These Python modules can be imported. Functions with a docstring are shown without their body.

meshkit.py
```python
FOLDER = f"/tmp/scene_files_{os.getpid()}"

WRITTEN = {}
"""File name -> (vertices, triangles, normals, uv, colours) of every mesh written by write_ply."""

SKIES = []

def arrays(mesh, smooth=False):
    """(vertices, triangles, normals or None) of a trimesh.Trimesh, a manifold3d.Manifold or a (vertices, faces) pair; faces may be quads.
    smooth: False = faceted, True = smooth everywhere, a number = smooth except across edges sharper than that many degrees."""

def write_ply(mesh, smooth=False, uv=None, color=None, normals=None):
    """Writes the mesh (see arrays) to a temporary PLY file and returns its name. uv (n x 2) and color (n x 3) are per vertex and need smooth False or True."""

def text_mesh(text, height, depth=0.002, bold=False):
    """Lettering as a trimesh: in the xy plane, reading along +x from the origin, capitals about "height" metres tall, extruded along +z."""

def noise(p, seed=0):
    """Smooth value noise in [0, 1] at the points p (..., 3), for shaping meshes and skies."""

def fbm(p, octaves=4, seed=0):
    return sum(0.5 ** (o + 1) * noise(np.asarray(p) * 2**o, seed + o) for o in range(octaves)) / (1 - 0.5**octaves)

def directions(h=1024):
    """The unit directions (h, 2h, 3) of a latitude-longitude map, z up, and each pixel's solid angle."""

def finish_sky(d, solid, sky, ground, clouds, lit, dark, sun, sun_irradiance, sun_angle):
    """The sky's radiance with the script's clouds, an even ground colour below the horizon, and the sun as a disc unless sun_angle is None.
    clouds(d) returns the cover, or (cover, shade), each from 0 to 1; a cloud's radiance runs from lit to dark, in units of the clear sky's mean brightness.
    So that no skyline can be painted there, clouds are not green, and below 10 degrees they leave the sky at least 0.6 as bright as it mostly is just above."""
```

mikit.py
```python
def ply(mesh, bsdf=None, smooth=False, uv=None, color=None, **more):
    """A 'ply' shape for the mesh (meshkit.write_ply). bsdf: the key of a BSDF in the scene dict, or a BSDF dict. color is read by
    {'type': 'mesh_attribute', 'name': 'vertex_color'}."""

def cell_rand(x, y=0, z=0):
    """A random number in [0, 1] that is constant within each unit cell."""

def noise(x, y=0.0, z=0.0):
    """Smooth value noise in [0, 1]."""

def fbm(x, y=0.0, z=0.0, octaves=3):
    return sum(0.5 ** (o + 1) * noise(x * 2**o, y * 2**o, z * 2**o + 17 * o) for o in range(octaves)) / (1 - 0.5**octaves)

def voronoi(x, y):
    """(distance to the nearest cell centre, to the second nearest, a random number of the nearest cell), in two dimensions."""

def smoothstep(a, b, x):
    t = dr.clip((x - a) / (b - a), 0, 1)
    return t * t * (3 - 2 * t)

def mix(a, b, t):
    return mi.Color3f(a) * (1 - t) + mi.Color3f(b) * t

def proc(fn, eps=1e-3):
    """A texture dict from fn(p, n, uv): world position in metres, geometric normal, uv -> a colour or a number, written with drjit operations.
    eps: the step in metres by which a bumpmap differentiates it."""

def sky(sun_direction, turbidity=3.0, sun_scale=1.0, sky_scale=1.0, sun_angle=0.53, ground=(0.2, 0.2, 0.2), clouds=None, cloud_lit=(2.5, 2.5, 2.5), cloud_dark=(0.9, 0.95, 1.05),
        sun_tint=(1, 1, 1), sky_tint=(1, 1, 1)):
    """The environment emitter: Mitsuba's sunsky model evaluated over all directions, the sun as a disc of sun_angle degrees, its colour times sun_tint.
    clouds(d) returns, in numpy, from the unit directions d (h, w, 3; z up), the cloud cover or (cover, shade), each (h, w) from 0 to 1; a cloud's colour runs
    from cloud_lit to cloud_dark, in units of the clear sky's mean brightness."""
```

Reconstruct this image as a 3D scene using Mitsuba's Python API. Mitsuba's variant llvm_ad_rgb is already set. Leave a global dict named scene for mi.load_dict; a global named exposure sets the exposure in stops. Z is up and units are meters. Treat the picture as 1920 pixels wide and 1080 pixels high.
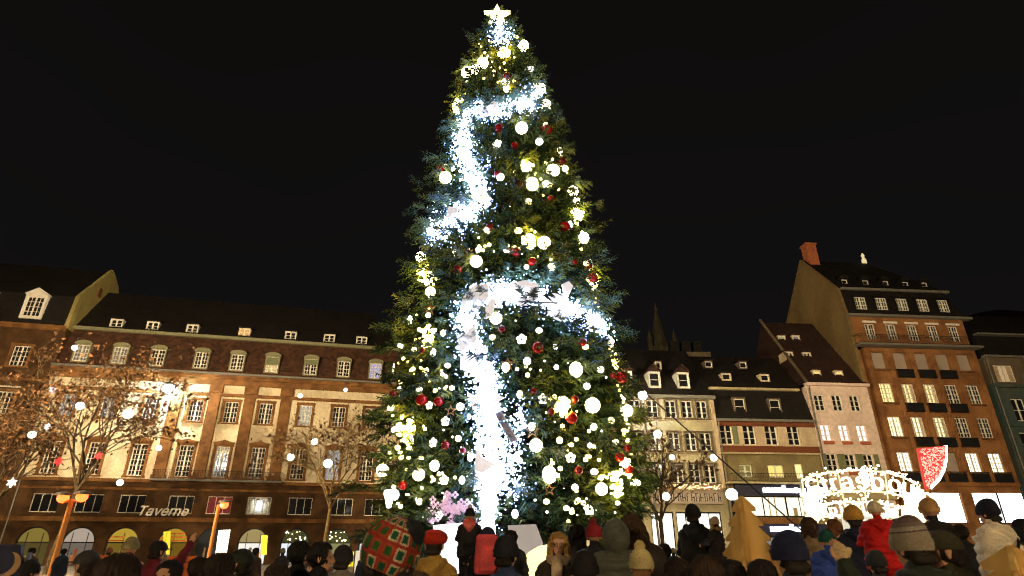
import math, random
import numpy as np, trimesh, manifold3d as m3, shapely
from shapely.geometry import Polygon, box as sbox
import drjit as dr, mitsuba as mi, mikit, meshkit
from mikit import noise, fbm, smoothstep, mix, proc

scene, labels = {}, {}
T = mi.ScalarTransform4f
PI = math.pi
# ------------------------------------------------------------------ camera, sky, exposure
EYE, PITCH, FOC = 1.55, math.atan(490 / 1100), 1100.0
cp, sp = math.cos(PITCH), math.sin(PITCH)
scene['camera'] = {'type': 'thinlens', 'fov': 2 * math.degrees(math.atan(960 / FOC)), 'fov_axis': 'x', 'near_clip': 0.1, 'far_clip': 2000.0,
                   'aperture_radius': 0.005, 'focus_distance': 26.0,
                   'to_world': T().look_at(origin=[0, 0, EYE], target=[0, cp, EYE + sp], up=[0, 0, 1])}
scene['sky'] = {**mikit.sky((0.3, -0.6, 0.05), turbidity=4, sun_scale=0.0, sky_scale=0.115, ground=(0.1, 0.1, 0.1), sky_tint=(1.25, 0.98, 0.92),
                clouds=lambda d: (np.ones(d.shape[:2]), np.clip(d[..., 2] * 1.25, 0, 1) * .75 + .25 * meshkit.fbm(d * 2.2 + 3.0, 3)), cloud_lit=(1.6, 1.5, 1.66), cloud_dark=(1.05, 0.88, 0.74)), 'sampling_weight': 2.0}
exposure = 0.0
WARM = np.array([1.0, 0.76, 0.43])

def dist(x, y, D):
    """the point seen at photo pixel (x, y), D metres ahead"""
    X, V = (x - 960) / FOC, (540 - y) / FOC
    d = np.array([X, cp - V * sp, sp + V * cp])
    return np.array([0, 0, EYE]) + d * D / d[1]

# ------------------------------------------------------------------ materials
def mat(key, color, rough=0.8, bump=None, metallic=0.0, spec=0.3, **k):
    c = color if isinstance(color, dict) else {'type': 'rgb', 'value': list(color)}
    b = {'type': 'principled', 'base_color': c, 'roughness': rough, 'metallic': metallic, 'specular': spec, **k}
    if bump:
        b = {'type': 'bumpmap', 'arbitrary': proc(bump[0], bump[2] if len(bump) > 2 else 0.004), 'scale': bump[1], 'bsdf': b}
    scene[key] = {'type': 'twosided', 'bsdf': b}

def mottled(a, b, s=0.9, streak=True):
    def fn(p, n, uv):
        t = fbm(p.x * s, p.y * s, p.z * s * (0.4 if streak else 1), 4)
        f = fbm(p.x * s * 9, p.y * s * 9, p.z * s * 7, 2)
        return mix(a, b, smoothstep(0.3, 0.72, t)) * (0.82 + 0.36 * f)
    return proc(fn)

mat('cream_plaster', mottled((0.70, 0.60, 0.42), (0.48, 0.39, 0.26), 0.6))
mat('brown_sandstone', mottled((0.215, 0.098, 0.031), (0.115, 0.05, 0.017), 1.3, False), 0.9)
mat('dimmed_sandstone', mottled((0.085, 0.040, 0.0145), (0.046, 0.021, 0.008), 0.9, False), 0.9)  # brown sandstone with the weaker light put into its colour
mat('orange_stone', mottled((0.30, 0.136, 0.05), (0.185, 0.078, 0.029), 0.8, False), 0.9)
mat('pink_plaster', mottled((0.74, 0.58, 0.5), (0.64, 0.49, 0.41), 0.5))
mat('tan_plaster', mottled((0.20, 0.135, 0.055), (0.14, 0.09, 0.037), 0.4))
mat('gable_plaster', mottled((0.34, 0.28, 0.10), (0.25, 0.20, 0.07), 0.6))
mat('ochre_plaster', mottled((0.52, 0.44, 0.27), (0.36, 0.29, 0.16), 0.9))
mat('beige_panel', mottled((0.56, 0.44, 0.30), (0.48, 0.36, 0.24), 0.8))
mat('teal_front', mottled((0.045, 0.075, 0.072), (0.075, 0.082, 0.07), 0.8))
mat('grey_wall', mottled((0.16, 0.12, 0.08), (0.10, 0.075, 0.05), 0.8))
def tiles(a, b, su, sz):
    def fn(p, n, uv):
        r = dr.floor(p.z * sz)
        k = mikit.cell_rand((p.x * 0.98 + p.y * 0.2) * su + 0.5 * r, r, 3)
        return mix(a, b, k) * (0.7 + 0.6 * fbm(p.x * .6, p.y * .6, p.z * .6, 2))
    return proc(fn)
mat('dark_slate', tiles((0.0045, 0.0035, 0.003), (0.010, 0.007, 0.006), 3.2, 4.5), 0.75)
mat('red_tile', tiles((0.020, 0.009, 0.007), (0.034, 0.014, 0.010), 4, 5), 0.85)
mat('brown_tile', tiles((0.075, 0.030, 0.014), (0.03, 0.013, 0.008), 2.6, 3.6), 0.85)
mat('white_paint', (0.72, 0.68, 0.6), 0.5)
mat('brick_red', (0.42, 0.13, 0.06), 0.9)
mat('green_copper', (0.20, 0.19, 0.11), 0.7)
mat('dark_iron', (0.02, 0.02, 0.022), 0.55, metallic=0.3)
mat('grey_metal', (0.12, 0.12, 0.12), 0.45, metallic=0.6)
mat('lead_grey', (0.16, 0.15, 0.13), 0.6)
mat('dark_glass', (0.012, 0.012, 0.014), 0.08, spec=0.6)
mat('blue_glass', (0.05, 0.06, 0.09), 0.08, spec=0.6)
mat('shutter_grey', (0.36, 0.29, 0.24), 0.7)
mat('shutter_green', (0.16, 0.17, 0.09), 0.7)
mat('red_band', (0.15, 0.045, 0.02), 0.85)
mat('navy_board', (0.02, 0.022, 0.06), 0.5)
mat('black_print', (0.01, 0.01, 0.01), 0.7)
mat('lamplit_orange', (0.85, 0.34, 0.09), 0.5)  # orange light of the lamp heads is put into this colour
mat('olive_plaster', mottled((0.24, 0.19, 0.09), (0.16, 0.12, 0.055), 0.9))
mat('cream_grey_plaster', mottled((0.46, 0.40, 0.26), (0.31, 0.26, 0.16), 0.9))
mat('orange_paint', (0.75, 0.17, 0.04), 0.6)
mat('yellow_fabric', (0.8, 0.68, 0.05), 0.8)
mat('white_board', (0.8, 0.8, 0.78), 0.6)
mat('bark', mottled((0.075, 0.048, 0.024), (0.04, 0.026, 0.013), 5, False), 0.95)
mat('pale_bark', mottled((0.24, 0.16, 0.07), (0.13, 0.08, 0.035), 5, False), 0.95)
for i, c in enumerate([(0.058, 0.095, 0.034), (0.032, 0.060, 0.032), (0.108, 0.126, 0.026)]):
    mat('needles_%s' % 'abc'[i], c, 0.6)
for i, c in enumerate([(0.145, 0.066, 0.023), (0.09, 0.040, 0.014), (0.055, 0.025, 0.010)]):
    mat('dead_leaf_%s' % 'abc'[i], c, 0.8)
mat('red_bauble_gloss', (0.55, 0.012, 0.012), 0.18, spec=0.7)
mat('dark_red_bauble_gloss', (0.28, 0.012, 0.015), 0.25, spec=0.7)
mat('straw', (0.5, 0.3, 0.15), 0.8)
mat('white_paper', (0.82, 0.8, 0.78), 0.7)
mat('gold_cap', (0.7, 0.5, 0.2), 0.35, metallic=0.8)
def ply_grain(p, n, uv):
    g = fbm(p.x * 9, p.y * 9, p.z * 1.2, 3)
    return mix((0.85, 0.55, 0.18), (0.66, 0.39, 0.11), smoothstep(0.35, 0.7, g))
mat('plywood', proc(ply_grain), 0.6)
def paving(p, n, uv):
    k = mikit.cell_rand(dr.floor(p.x * 1.2 + 0.5 * dr.floor(p.y * 2)), dr.floor(p.y * 2), 1)
    return mix((0.20, 0.17, 0.14), (0.13, 0.11, 0.1), k) * (0.7 + 0.6 * fbm(p.x * 3, p.y * 3, 0, 3))
mat('paving', proc(paving), 0.45)
mat('concrete', (0.26, 0.24, 0.21), 0.85)

# ------------------------------------------------------------------ helpers
def numbered(name):
    if not any(k == name or k.startswith(name + '__') for k in NAMES):
        k = name
    else:
        i = 1
        while '%s_%03d' % (name, i) in NAMES:
            i += 1
        k = '%s_%03d' % (name, i)
    NAMES.add(k)
    return k
NAMES = set()

def lab(key, label=None, cat=None, group=None, kind=None):
    d = labels.setdefault(key, {})
    for k, v in (('label', label), ('category', cat), ('group', group), ('kind', kind)):
        if v:
            d[k] = v

def thing(name, label, cat, group=None):
    k = numbered(name)
    lab(k, label, cat, group)
    return k

def sub(parent, name):
    return numbered(parent + '__' + name)

def put(key, shape, to_world=None, emit=None, weight=0.3):
    d = dict(shape)
    if to_world is not None:
        d['to_world'] = T(np.asarray(to_world, float).tolist())
    if emit is not None:
        d['emitter'] = {'type': 'area', 'radiance': {'type': 'rgb', 'value': [float(x) for x in emit]}, 'sampling_weight': float(weight)}
    scene[key] = d
    return key

def part(parent, name, mesh, bsdf, to_world=None, smooth=False, emit=None, weight=0.3, **k):
    shape = mesh if isinstance(mesh, dict) else mikit.ply(mesh, bsdf, smooth, **k)
    if isinstance(mesh, dict) and bsdf:
        shape = {**mesh, 'bsdf': {'type': 'ref', 'id': bsdf}}
    return put(sub(parent, name), shape, to_world, emit, weight)

def one(name, label, cat, mesh, bsdf, to_world=None, smooth=False, emit=None, group=None, kind=None, weight=0.3, **k):
    key = numbered(name)
    lab(key, label, cat, group, kind)
    shape = mesh if isinstance(mesh, dict) else mikit.ply(mesh, bsdf, smooth, **k)
    return put(key, shape, to_world, emit, weight)

class MB:
    """collects simple solids into one mesh"""
    def __init__(self):
        self.v, self.f, self.n = [], [], 0
    def raw(self, v, f):
        v, f = np.asarray(v, float), np.asarray(f, int)
        if f.shape[1] == 4:
            f = np.vstack([f[:, [0, 1, 2]], f[:, [0, 2, 3]]])
        self.v.append(v); self.f.append(f + self.n); self.n += len(v)
        return self
    def mesh(self, m):
        return self.raw(m.vertices, m.faces)
    def box(self, x0, x1, y0, y1, z0, z1):
        v = [[x, y, z] for x in (x0, x1) for y in (y0, y1) for z in (z0, z1)]
        return self.raw(v, [[0, 1, 3, 2], [4, 6, 7, 5], [0, 4, 5, 1], [2, 3, 7, 6], [0, 2, 6, 4], [1, 5, 7, 3]])
    def tube(self, pts, r, sides=8):
        p = np.asarray(pts, float)
        r = np.broadcast_to(np.asarray(r, float), (len(p),))
        t = np.gradient(p, axis=0)
        t /= np.linalg.norm(t, axis=1, keepdims=True) + 1e-12
        ref = np.array([0.31, 0.95, 0.02]) if abs(t[0, 2]) > 0.7 else np.array([0, 0, 1.0])
        a = np.cross(t, ref); a /= np.linalg.norm(a, axis=1, keepdims=True) + 1e-12
        b = np.cross(t, a)
        an = np.arange(sides) * 2 * PI / sides
        v = p[:, None] + r[:, None, None] * (np.cos(an)[None, :, None] * a[:, None] + np.sin(an)[None, :, None] * b[:, None])
        i, j = np.meshgrid(np.arange(len(p) - 1), np.arange(sides), indexing='ij')
        q = np.stack([i * sides + j, i * sides + (j + 1) % sides, (i + 1) * sides + (j + 1) % sides, (i + 1) * sides + j], -1).reshape(-1, 4)
        n = len(p)
        v = np.vstack([v.reshape(-1, 3), p[:1], p[-1:]])
        k = np.arange(sides)
        caps = np.vstack([np.stack([(k + 1) % sides, k, k * 0 + n * sides], 1), np.stack([(n - 1) * sides + k, (n - 1) * sides + (k + 1) % sides, k * 0 + n * sides + 1], 1)])
        return self.raw(v, np.vstack([q[:, [0, 1, 2]], q[:, [0, 2, 3]], caps]))
    def poly(self, poly, t0, t1, plane='xz'):
        """polygon extruded; xz: in the facade plane, y from t0 to t1; yz: a profile, x from t0 to t1"""
        m = trimesh.creation.extrude_polygon(poly, t1 - t0)
        v, f = np.array(m.vertices), np.array(m.faces)
        if plane == 'xz':
            v = np.stack([v[:, 0], v[:, 2] + t0, v[:, 1]], 1); f = f[:, ::-1]
        elif plane == 'yz':
            v = np.stack([v[:, 2] + t0, v[:, 0], v[:, 1]], 1)
        else:
            v[:, 2] += t0
        return self.raw(v, f)
    def sphere(self, c, r, sub_=1, sc=(1, 1, 1)):
        m = trimesh.creation.icosphere(subdivisions=sub_, radius=1)
        return self.raw(np.array(m.vertices) * r * np.array(sc) + np.asarray(c), m.faces)
    def lathe(self, prof, seg=16, c=(0, 0, 0)):
        prof = np.asarray(prof, float)
        an = np.arange(seg) * 2 * PI / seg
        v = np.stack([prof[:, None, 0] * np.cos(an), prof[:, None, 0] * np.sin(an), np.broadcast_to(prof[:, 1:2], (len(prof), seg))], -1).reshape(-1, 3)
        i, j = np.meshgrid(np.arange(len(prof) - 1), np.arange(seg), indexing='ij')
        q = np.stack([i * seg + j, i * seg + (j + 1) % seg, (i + 1) * seg + (j + 1) % seg, (i + 1) * seg + j], -1).reshape(-1, 4)
        return self.raw(v + np.asarray(c), q)
    def get(self):
        return trimesh.Trimesh(np.vstack(self.v), np.vstack(self.f), process=False)

def frame(P0, deg, u=0.0):
    """matrix of a facade: x along it, y into the building, z up"""
    a = math.radians(deg)
    c, s = math.cos(a), math.sin(a)
    return np.array([[c, -s, 0, P0[0] + u * c], [s, c, 0, P0[1] + u * s], [0, 0, 1, 0], [0, 0, 0, 1.0]])

def at(x=0, y=0, z=0, rz=0.0, s=1.0):
    c, k = math.cos(rz), math.sin(rz)
    return np.array([[c * s, -k * s, 0, x], [k * s, c * s, 0, y], [0, 0, s, z], [0, 0, 0, 1.0]])
# ------------------------------------------------------------------ the setting
def ground_mesh():
    r = np.concatenate([np.linspace(0, 60, 25), [80, 120, 200, 400, 900]])
    m = MB().lathe(np.stack([r, r * 0], 1)[::-1], 48)
    return m.get()
put(numbered('plaza_paving'), mikit.ply(ground_mesh(), 'paving')); lab('plaza_paving', 'grey stone slab paving of the square', kind='structure')
st = MB().box(2.2, 10.5, 5.3, 12.5, 0.004, 0.2).box(2.4, 10.5, 5.7, 12.5, .2, .4)
put(numbered('stone_step'), mikit.ply(st.get(), 'concrete')); lab('stone_step', 'low stone step under the right half of the crowd', kind='structure')

# ------------------------------------------------------------------ buildings
FRAME_CACHE = {}
def window_frame(w, h, nx, ny, mid):
    """white casement: outer frame, middle post, glazing bars"""
    k = ('f', round(w, 2), round(h, 2), nx, ny, mid)
    if k not in FRAME_CACHE:
        b, m = 0.085, MB()
        m.box(-w / 2, w / 2, 0, 0.09, -h / 2, -h / 2 + b * 1.3).box(-w / 2, w / 2, 0, 0.09, h / 2 - b, h / 2)
        m.box(-w / 2, -w / 2 + b, 0, 0.09, -h / 2 + b * 1.3, h / 2 - b).box(w / 2 - b, w / 2, 0, 0.09, -h / 2 + b * 1.3, h / 2 - b)
        for i in range(1, nx):
            x = -w / 2 + w * i / nx
            t = 0.085 if (mid and i == nx // 2) or nx == 2 else 0.032
            m.box(x - t, x + t, 0.012, 0.08, -h / 2 + b * 1.3, h / 2 - b)
        for j in range(1, ny):
            z = -h / 2 + h * j / ny
            m.box(-w / 2 + b, w / 2 - b, 0.022, 0.075, z - 0.032, z + 0.032)
        FRAME_CACHE[k] = mikit.ply(m.get(), 'white_paint')
    return FRAME_CACHE[k]
def flat_pane(w, h):
    k = ('p', round(w, 2), round(h, 2))
    if k not in FRAME_CACHE:
        FRAME_CACHE[k] = mikit.ply(([[-w / 2, 0.06, -h / 2], [w / 2, 0.06, -h / 2], [w / 2, 0.06, h / 2], [-w / 2, 0.06, h / 2]], [[0, 1, 2, 3]]))
    return FRAME_CACHE[k]
def surround_mesh(w, h, t=0.22, proud=0.09, top=0.0, sill=True):
    m = MB()
    m.box(-w / 2 - t, -w / 2, -proud, 0.16, -h / 2, h / 2).box(w / 2, w / 2 + t, -proud, 0.16, -h / 2, h / 2)
    m.box(-w / 2 - t - 0.06, w / 2 + t + 0.06, -proud - 0.05, 0.16, h / 2, h / 2 + t)
    if sill:
        m.box(-w / 2 - t - 0.1, w / 2 + t + 0.1, -proud - 0.12, 0.2, -h / 2 - 0.17, -h / 2)
    if top:
        m.poly(Polygon([(-w / 2 - t - 0.15, h / 2 + t), (w / 2 + t + 0.15, h / 2 + t), (w / 2 + t + 0.1, h / 2 + t + 0.14), (w / 6, h / 2 + t + top * 0.75), (0, h / 2 + t + top), (-w / 6, h / 2 + t + top * 0.75), (-w / 2 - t - 0.1, h / 2 + t + 0.14)]), -proud - 0.12, 0.1)
    return m.get()

def window(b, fr, u, z, w, h, nx=4, ny=4, y=0.16, pane='dark_glass', lit=None, sur=None, sur_mat='brown_sandstone', top=0.0, mid=True, label=None, weight=0.15, sill=True, curtain=None):
    k = sub(b, 'window')
    M = fr @ at(u, y, z)
    put(sub(k, 'frame'), window_frame(w, h, nx, ny, mid), M)
    d = {**flat_pane(w - 0.1, h - 0.1), 'bsdf': {'type': 'ref', 'id': pane}}
    put(sub(k, 'pane'), d, M, lit, weight)
    if curtain:
        for x0_, x1_ in ((-w / 2 + .09, -w / 2 + w * .3), (w / 2 - w * .28, w / 2 - .09)):
            put(sub(k, 'curtain'), mikit.ply(MB().box(x0_, x1_, .048, .056, -h / 2 + .1, h / 2 - .1).get(), curtain), M)
    if sur is not None:
        kk = ('s', round(w, 2), round(h, 2), sur, top, sur_mat, sill)
        if kk not in FRAME_CACHE:
            FRAME_CACHE[kk] = mikit.ply(surround_mesh(w, h, sur, 0.09, top, sill), sur_mat)
        put(sub(k, 'surround'), FRAME_CACHE[kk], fr @ at(u, 0, z))
    if label:
        lab(k, label)
    return k

def walls(b, fr, u0, u1, z0, z1, depth, holes, m, t=0.45, name='wall', sides=True):
    p = sbox(u0, z0, u1, z1)
    hs = shapely.union_all([h if isinstance(h, Polygon) else sbox(h[0] - h[2] / 2, h[1] - h[3] / 2, h[0] + h[2] / 2, h[1] + h[3] / 2) for h in holes]) if holes else None
    p = p.difference(hs) if hs is not None else p
    mb = MB()
    for g in (p.geoms if hasattr(p, 'geoms') else [p]):
        mb.poly(g, 0, t)
    if sides:
        mb.box(u0, u0 + t, t, depth, z0, z1).box(u1 - t, u1, t, depth, z0, z1).box(u0 + t, u1 - t, depth - t, depth, z0, z1)
    return part(b, name, mb.get(), m, fr)

def arch(u, z0, w, h):
    """round-headed opening"""
    r = w / 2
    a = np.linspace(0, PI, 15)
    return Polygon([(u - r, z0), (u + r, z0)] + [(u + r * math.cos(x), z0 + h - r + r * math.sin(x)) for x in a])

def roof(b, fr, prof, u0, u1, m, name='roof', hip=0.0, gable=None):
    """profile [(y, z), ...] swept from u0 to u1; hip pulls the top in at the right end"""
    prof = np.array(prof, float)
    z0, z1 = prof[:, 1].min(), prof[:, 1].max()
    k = len(prof)
    A = np.stack([np.full(k, u0), prof[:, 0], prof[:, 1]], 1)
    B = np.stack([u1 - hip * (prof[:, 1] - z0) / (z1 - z0), prof[:, 0], prof[:, 1]], 1)
    f = [[i, i + k, i + k + 1, i + 1] for i in range(k - 1)]
    tri = [[0, i, i + 1] for i in range(1, k - 1)]
    faces = np.vstack([np.array([[a, b_, c] for a, b_, c, d in f] + [[a, c, d] for a, b_, c, d in f]), np.array(tri), np.array(tri)[:, ::-1] + k, [[0, k, k - 1], [k, 2 * k - 1, k - 1]]])
    return part(b, name, (np.vstack([A, B]), faces), m, fr)

def dormer(b, fr, u, z, w, h, y0, depth, frame_mat, roof_mat, nx=2, ny=2, pane='dark_glass', lit=None, style='shed', label=None, mid=True, bord=0.14):
    """roof window standing out of the slope: cheeks, little roof, casement"""
    k = sub(b, 'dormer')
    m = MB()
    m.box(-w / 2 - bord, -w / 2, 0, depth, -h / 2 - bord, h / 2 + bord).box(w / 2, w / 2 + bord, 0, depth, -h / 2 - bord, h / 2 + bord)
    m.box(-w / 2, w / 2, 0.0, 0.3, -h / 2 - bord, -h / 2).box(-w / 2, w / 2, 0.0, 0.3, h / 2, h / 2 + bord)
    M = fr @ at(u, y0, z)
    put(sub(k, 'casing'), mikit.ply(m.get(), frame_mat), M)
    r, t = MB(), h / 2 + bord
    e = w / 2 + bord + 0.12
    if style == 'shed':
        r.poly(Polygon([(-0.2, t), (depth, t + 0.25), (depth, t + 0.37), (-0.2, t + 0.1)]), -e, e, 'yz')
    elif style == 'gable':
        r.poly(Polygon([(-e, t), (0, t + 0.75), (e, t), (e, t + .12), (0, t + 0.9), (-e, t + .12)]), -0.15, depth)
        r.poly(Polygon([(-e + .1, t + .003), (e - .1, t + .003), (0, t + .7)]), 0.06, 0.2)
    else:
        a = np.linspace(0, PI, 9)
        r.poly(Polygon([(e * math.cos(x), t + 0.45 * math.sin(x)) for x in a]), -0.12, depth)
    put(sub(k, 'roof'), mikit.ply(r.get(), roof_mat), M)
    put(sub(k, 'frame'), window_frame(w, h, nx, ny, mid), M @ at(0, 0.08, 0))
    put(sub(k, 'pane'), {**flat_pane(w - 0.1, h - 0.1), 'bsdf': {'type': 'ref', 'id': pane}}, M @ at(0, 0.08, 0), lit, 0.15)
    if label:
        lab(k, label)

def band(b, fr, boxes, m, name):
    for x in boxes:
        part(b, name, MB().box(*x).get(), m, fr)

def railing(b, fr, u0, u1, y0, y1, z, h, name='balcony', step=0.16, slab=True):
    k = sub(b, name)
    mb = MB()
    for (a, c) in ((u0, u1),):
        mb.box(a, c, y0, y0 + 0.04, z + h - 0.05, z + h).box(a, c, y0, y0 + 0.04, z + 0.05, z + 0.09)
    for x in np.arange(u0 + 0.02, u1, step):
        mb.box(x, x + 0.022, y0 + 0.009, y0 + 0.031, z + 0.09, z + h - 0.05)
    for x in (u0, u1 - 0.04):
        mb.box(x, x + 0.04, y0 + 0.04, y1, z + h - 0.05, z + h).box(x, x + 0.04, y0 + 0.04, y1, z + 0.05, z + 0.09)
    put(sub(k, 'railing'), mikit.ply(mb.get(), 'dark_iron'), fr)
    if slab:
        put(sub(k, 'slab'), mikit.ply(MB().box(u0 - .05, u1 + .05, y0 - 0.05, y1, z - 0.2, z).get(), 'lead_grey'), fr)

rnd = random.Random(5)
FL = frame((0, 78), 13)
# ---- long cream and brown building
b = thing('town_house', 'long cream and brown sandstone building with brown pilasters and small roof dormers', 'building')
cols = [-51.9, -47.7, -43.3, -38.5, -34.6, -30.7, -26.1, -22.1, -18.2]
gcols = [-51.2, -47.0, -42.8, -37.9, -33.9, -29.7, -25.2, -20.6, -16.6]
U0, U1 = -54.4, -14.0
holes = [(u, 16.55, 1.5, 2.5) for u in cols] + [(u, 10.8, 1.5, 3.5) for u in cols]
walls(b, FL, U0, U1, 8.5, 19.9, 14, holes, 'cream_plaster')
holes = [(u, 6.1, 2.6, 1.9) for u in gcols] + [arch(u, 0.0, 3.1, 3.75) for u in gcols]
walls(b, FL, U0, U1, 0, 8.497, 14, holes, 'dimmed_sandstone', name='lower_wall')
# trim: string courses, cornice, pilasters
band(b, FL, [(U0, U1, -0.22, 0, 4.3, 4.75), (U0, U1, -0.3, -0.002, 8.35, 8.7), (U0 - .1, U1 + .1, -0.12, 0, 18.35, 18.75), (U0 - .1, U1 + .1, -0.5, 0, 20.4, 20.9), (U0, U1, -0.25, 0.0, 19.75, 20.4), (U0, U1, -.12, -.003, 7.55, 7.8)], 'brown_sandstone', 'cornice')
band(b, FL, [(U0 - .15, U1 + .15, -0.85, 0.3, 20.9, 21.12)], 'lead_grey', 'gutter')
for u in (-40.75, -36.6, -32.65, -28.5):
    band(b, FL, [(u - 0.62, u + 0.62, -0.28, -.004, 8.7, 18.35), (u - 0.75, u + 0.75, -0.36, -.006, 18.75, 19.75), (u - 0.75, u + 0.75, -0.36, -.006, 8.7, 9.2)], 'brown_sandstone', 'pilaster')
for u in (U0 + .35, U1 - .35):
    band(b, FL, [(u - 0.35, u + 0.35, -0.14, -.004, 8.7, 18.35)], 'cream_plaster', 'corner_strip')
for u0_, u1_ in zip([-54, -40, -35.8, -31.9, -27.7], [-41.6, -37.4, -33.5, -29.3, -14.2]):
    band(b, FL, [(u0_, u1_, -0.06, -.002, 18.9, 19.62)], 'cream_plaster', 'frieze_panel')
for u in (-38.5, -34.6, -30.7):
    band(b, FL, [(u - 1.28, u - 1.12, -.1, -.002, 9.3, 18.2), (u + 1.12, u + 1.28, -.1, -.002, 9.3, 18.2)], 'cream_plaster', 'panel_moulding')
for i, u in enumerate(cols):
    lit = pane = None
    p3, lit3 = ('dark_glass', None)
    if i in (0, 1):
        p3, lit3 = 'blue_glass', (0.26, 0.27, 0.27)  # panes given a faint even glow
    if i == 6:
        lit3 = (0.45, 0.4, 0.28)
    window(b, FL, u, 16.55, 1.5, 2.5, 4, 4, pane=p3, lit=lit3, sur=0.3, label='window with a faint pale blue glow' if i in (0, 1) else None)
    window(b, FL, u, 10.8, 1.5, 3.5, 4, 6, sur=0.3, top=0.45, lit=(0.3, 0.3, 0.32) if i == 7 else None)
for i, u in enumerate(gcols):
    window(b, FL, u, 6.1, 2.6, 1.9, 3, 1, mid=False, sur=None, y=0.2, lit=(0.16, 0.015, 0.012) if i == 4 else None, label='window glowing dark red' if i == 4 else None)
arch_lit = {0: (0.22, 0.16, 0.03), 1: (0.42, 0.34, 0.26), 2: (0.46, 0.30, 0.03), 3: (0.44, 0.24, 0.015), 4: (0.02, 0.02, 0.018), 5: (0.95, 0.9, 0.8), 6: (0.85, 0.9, 0.95), 7: (0.7, 0.65, 0.25), 8: (0.75, 0.85, 0.9)}
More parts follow.
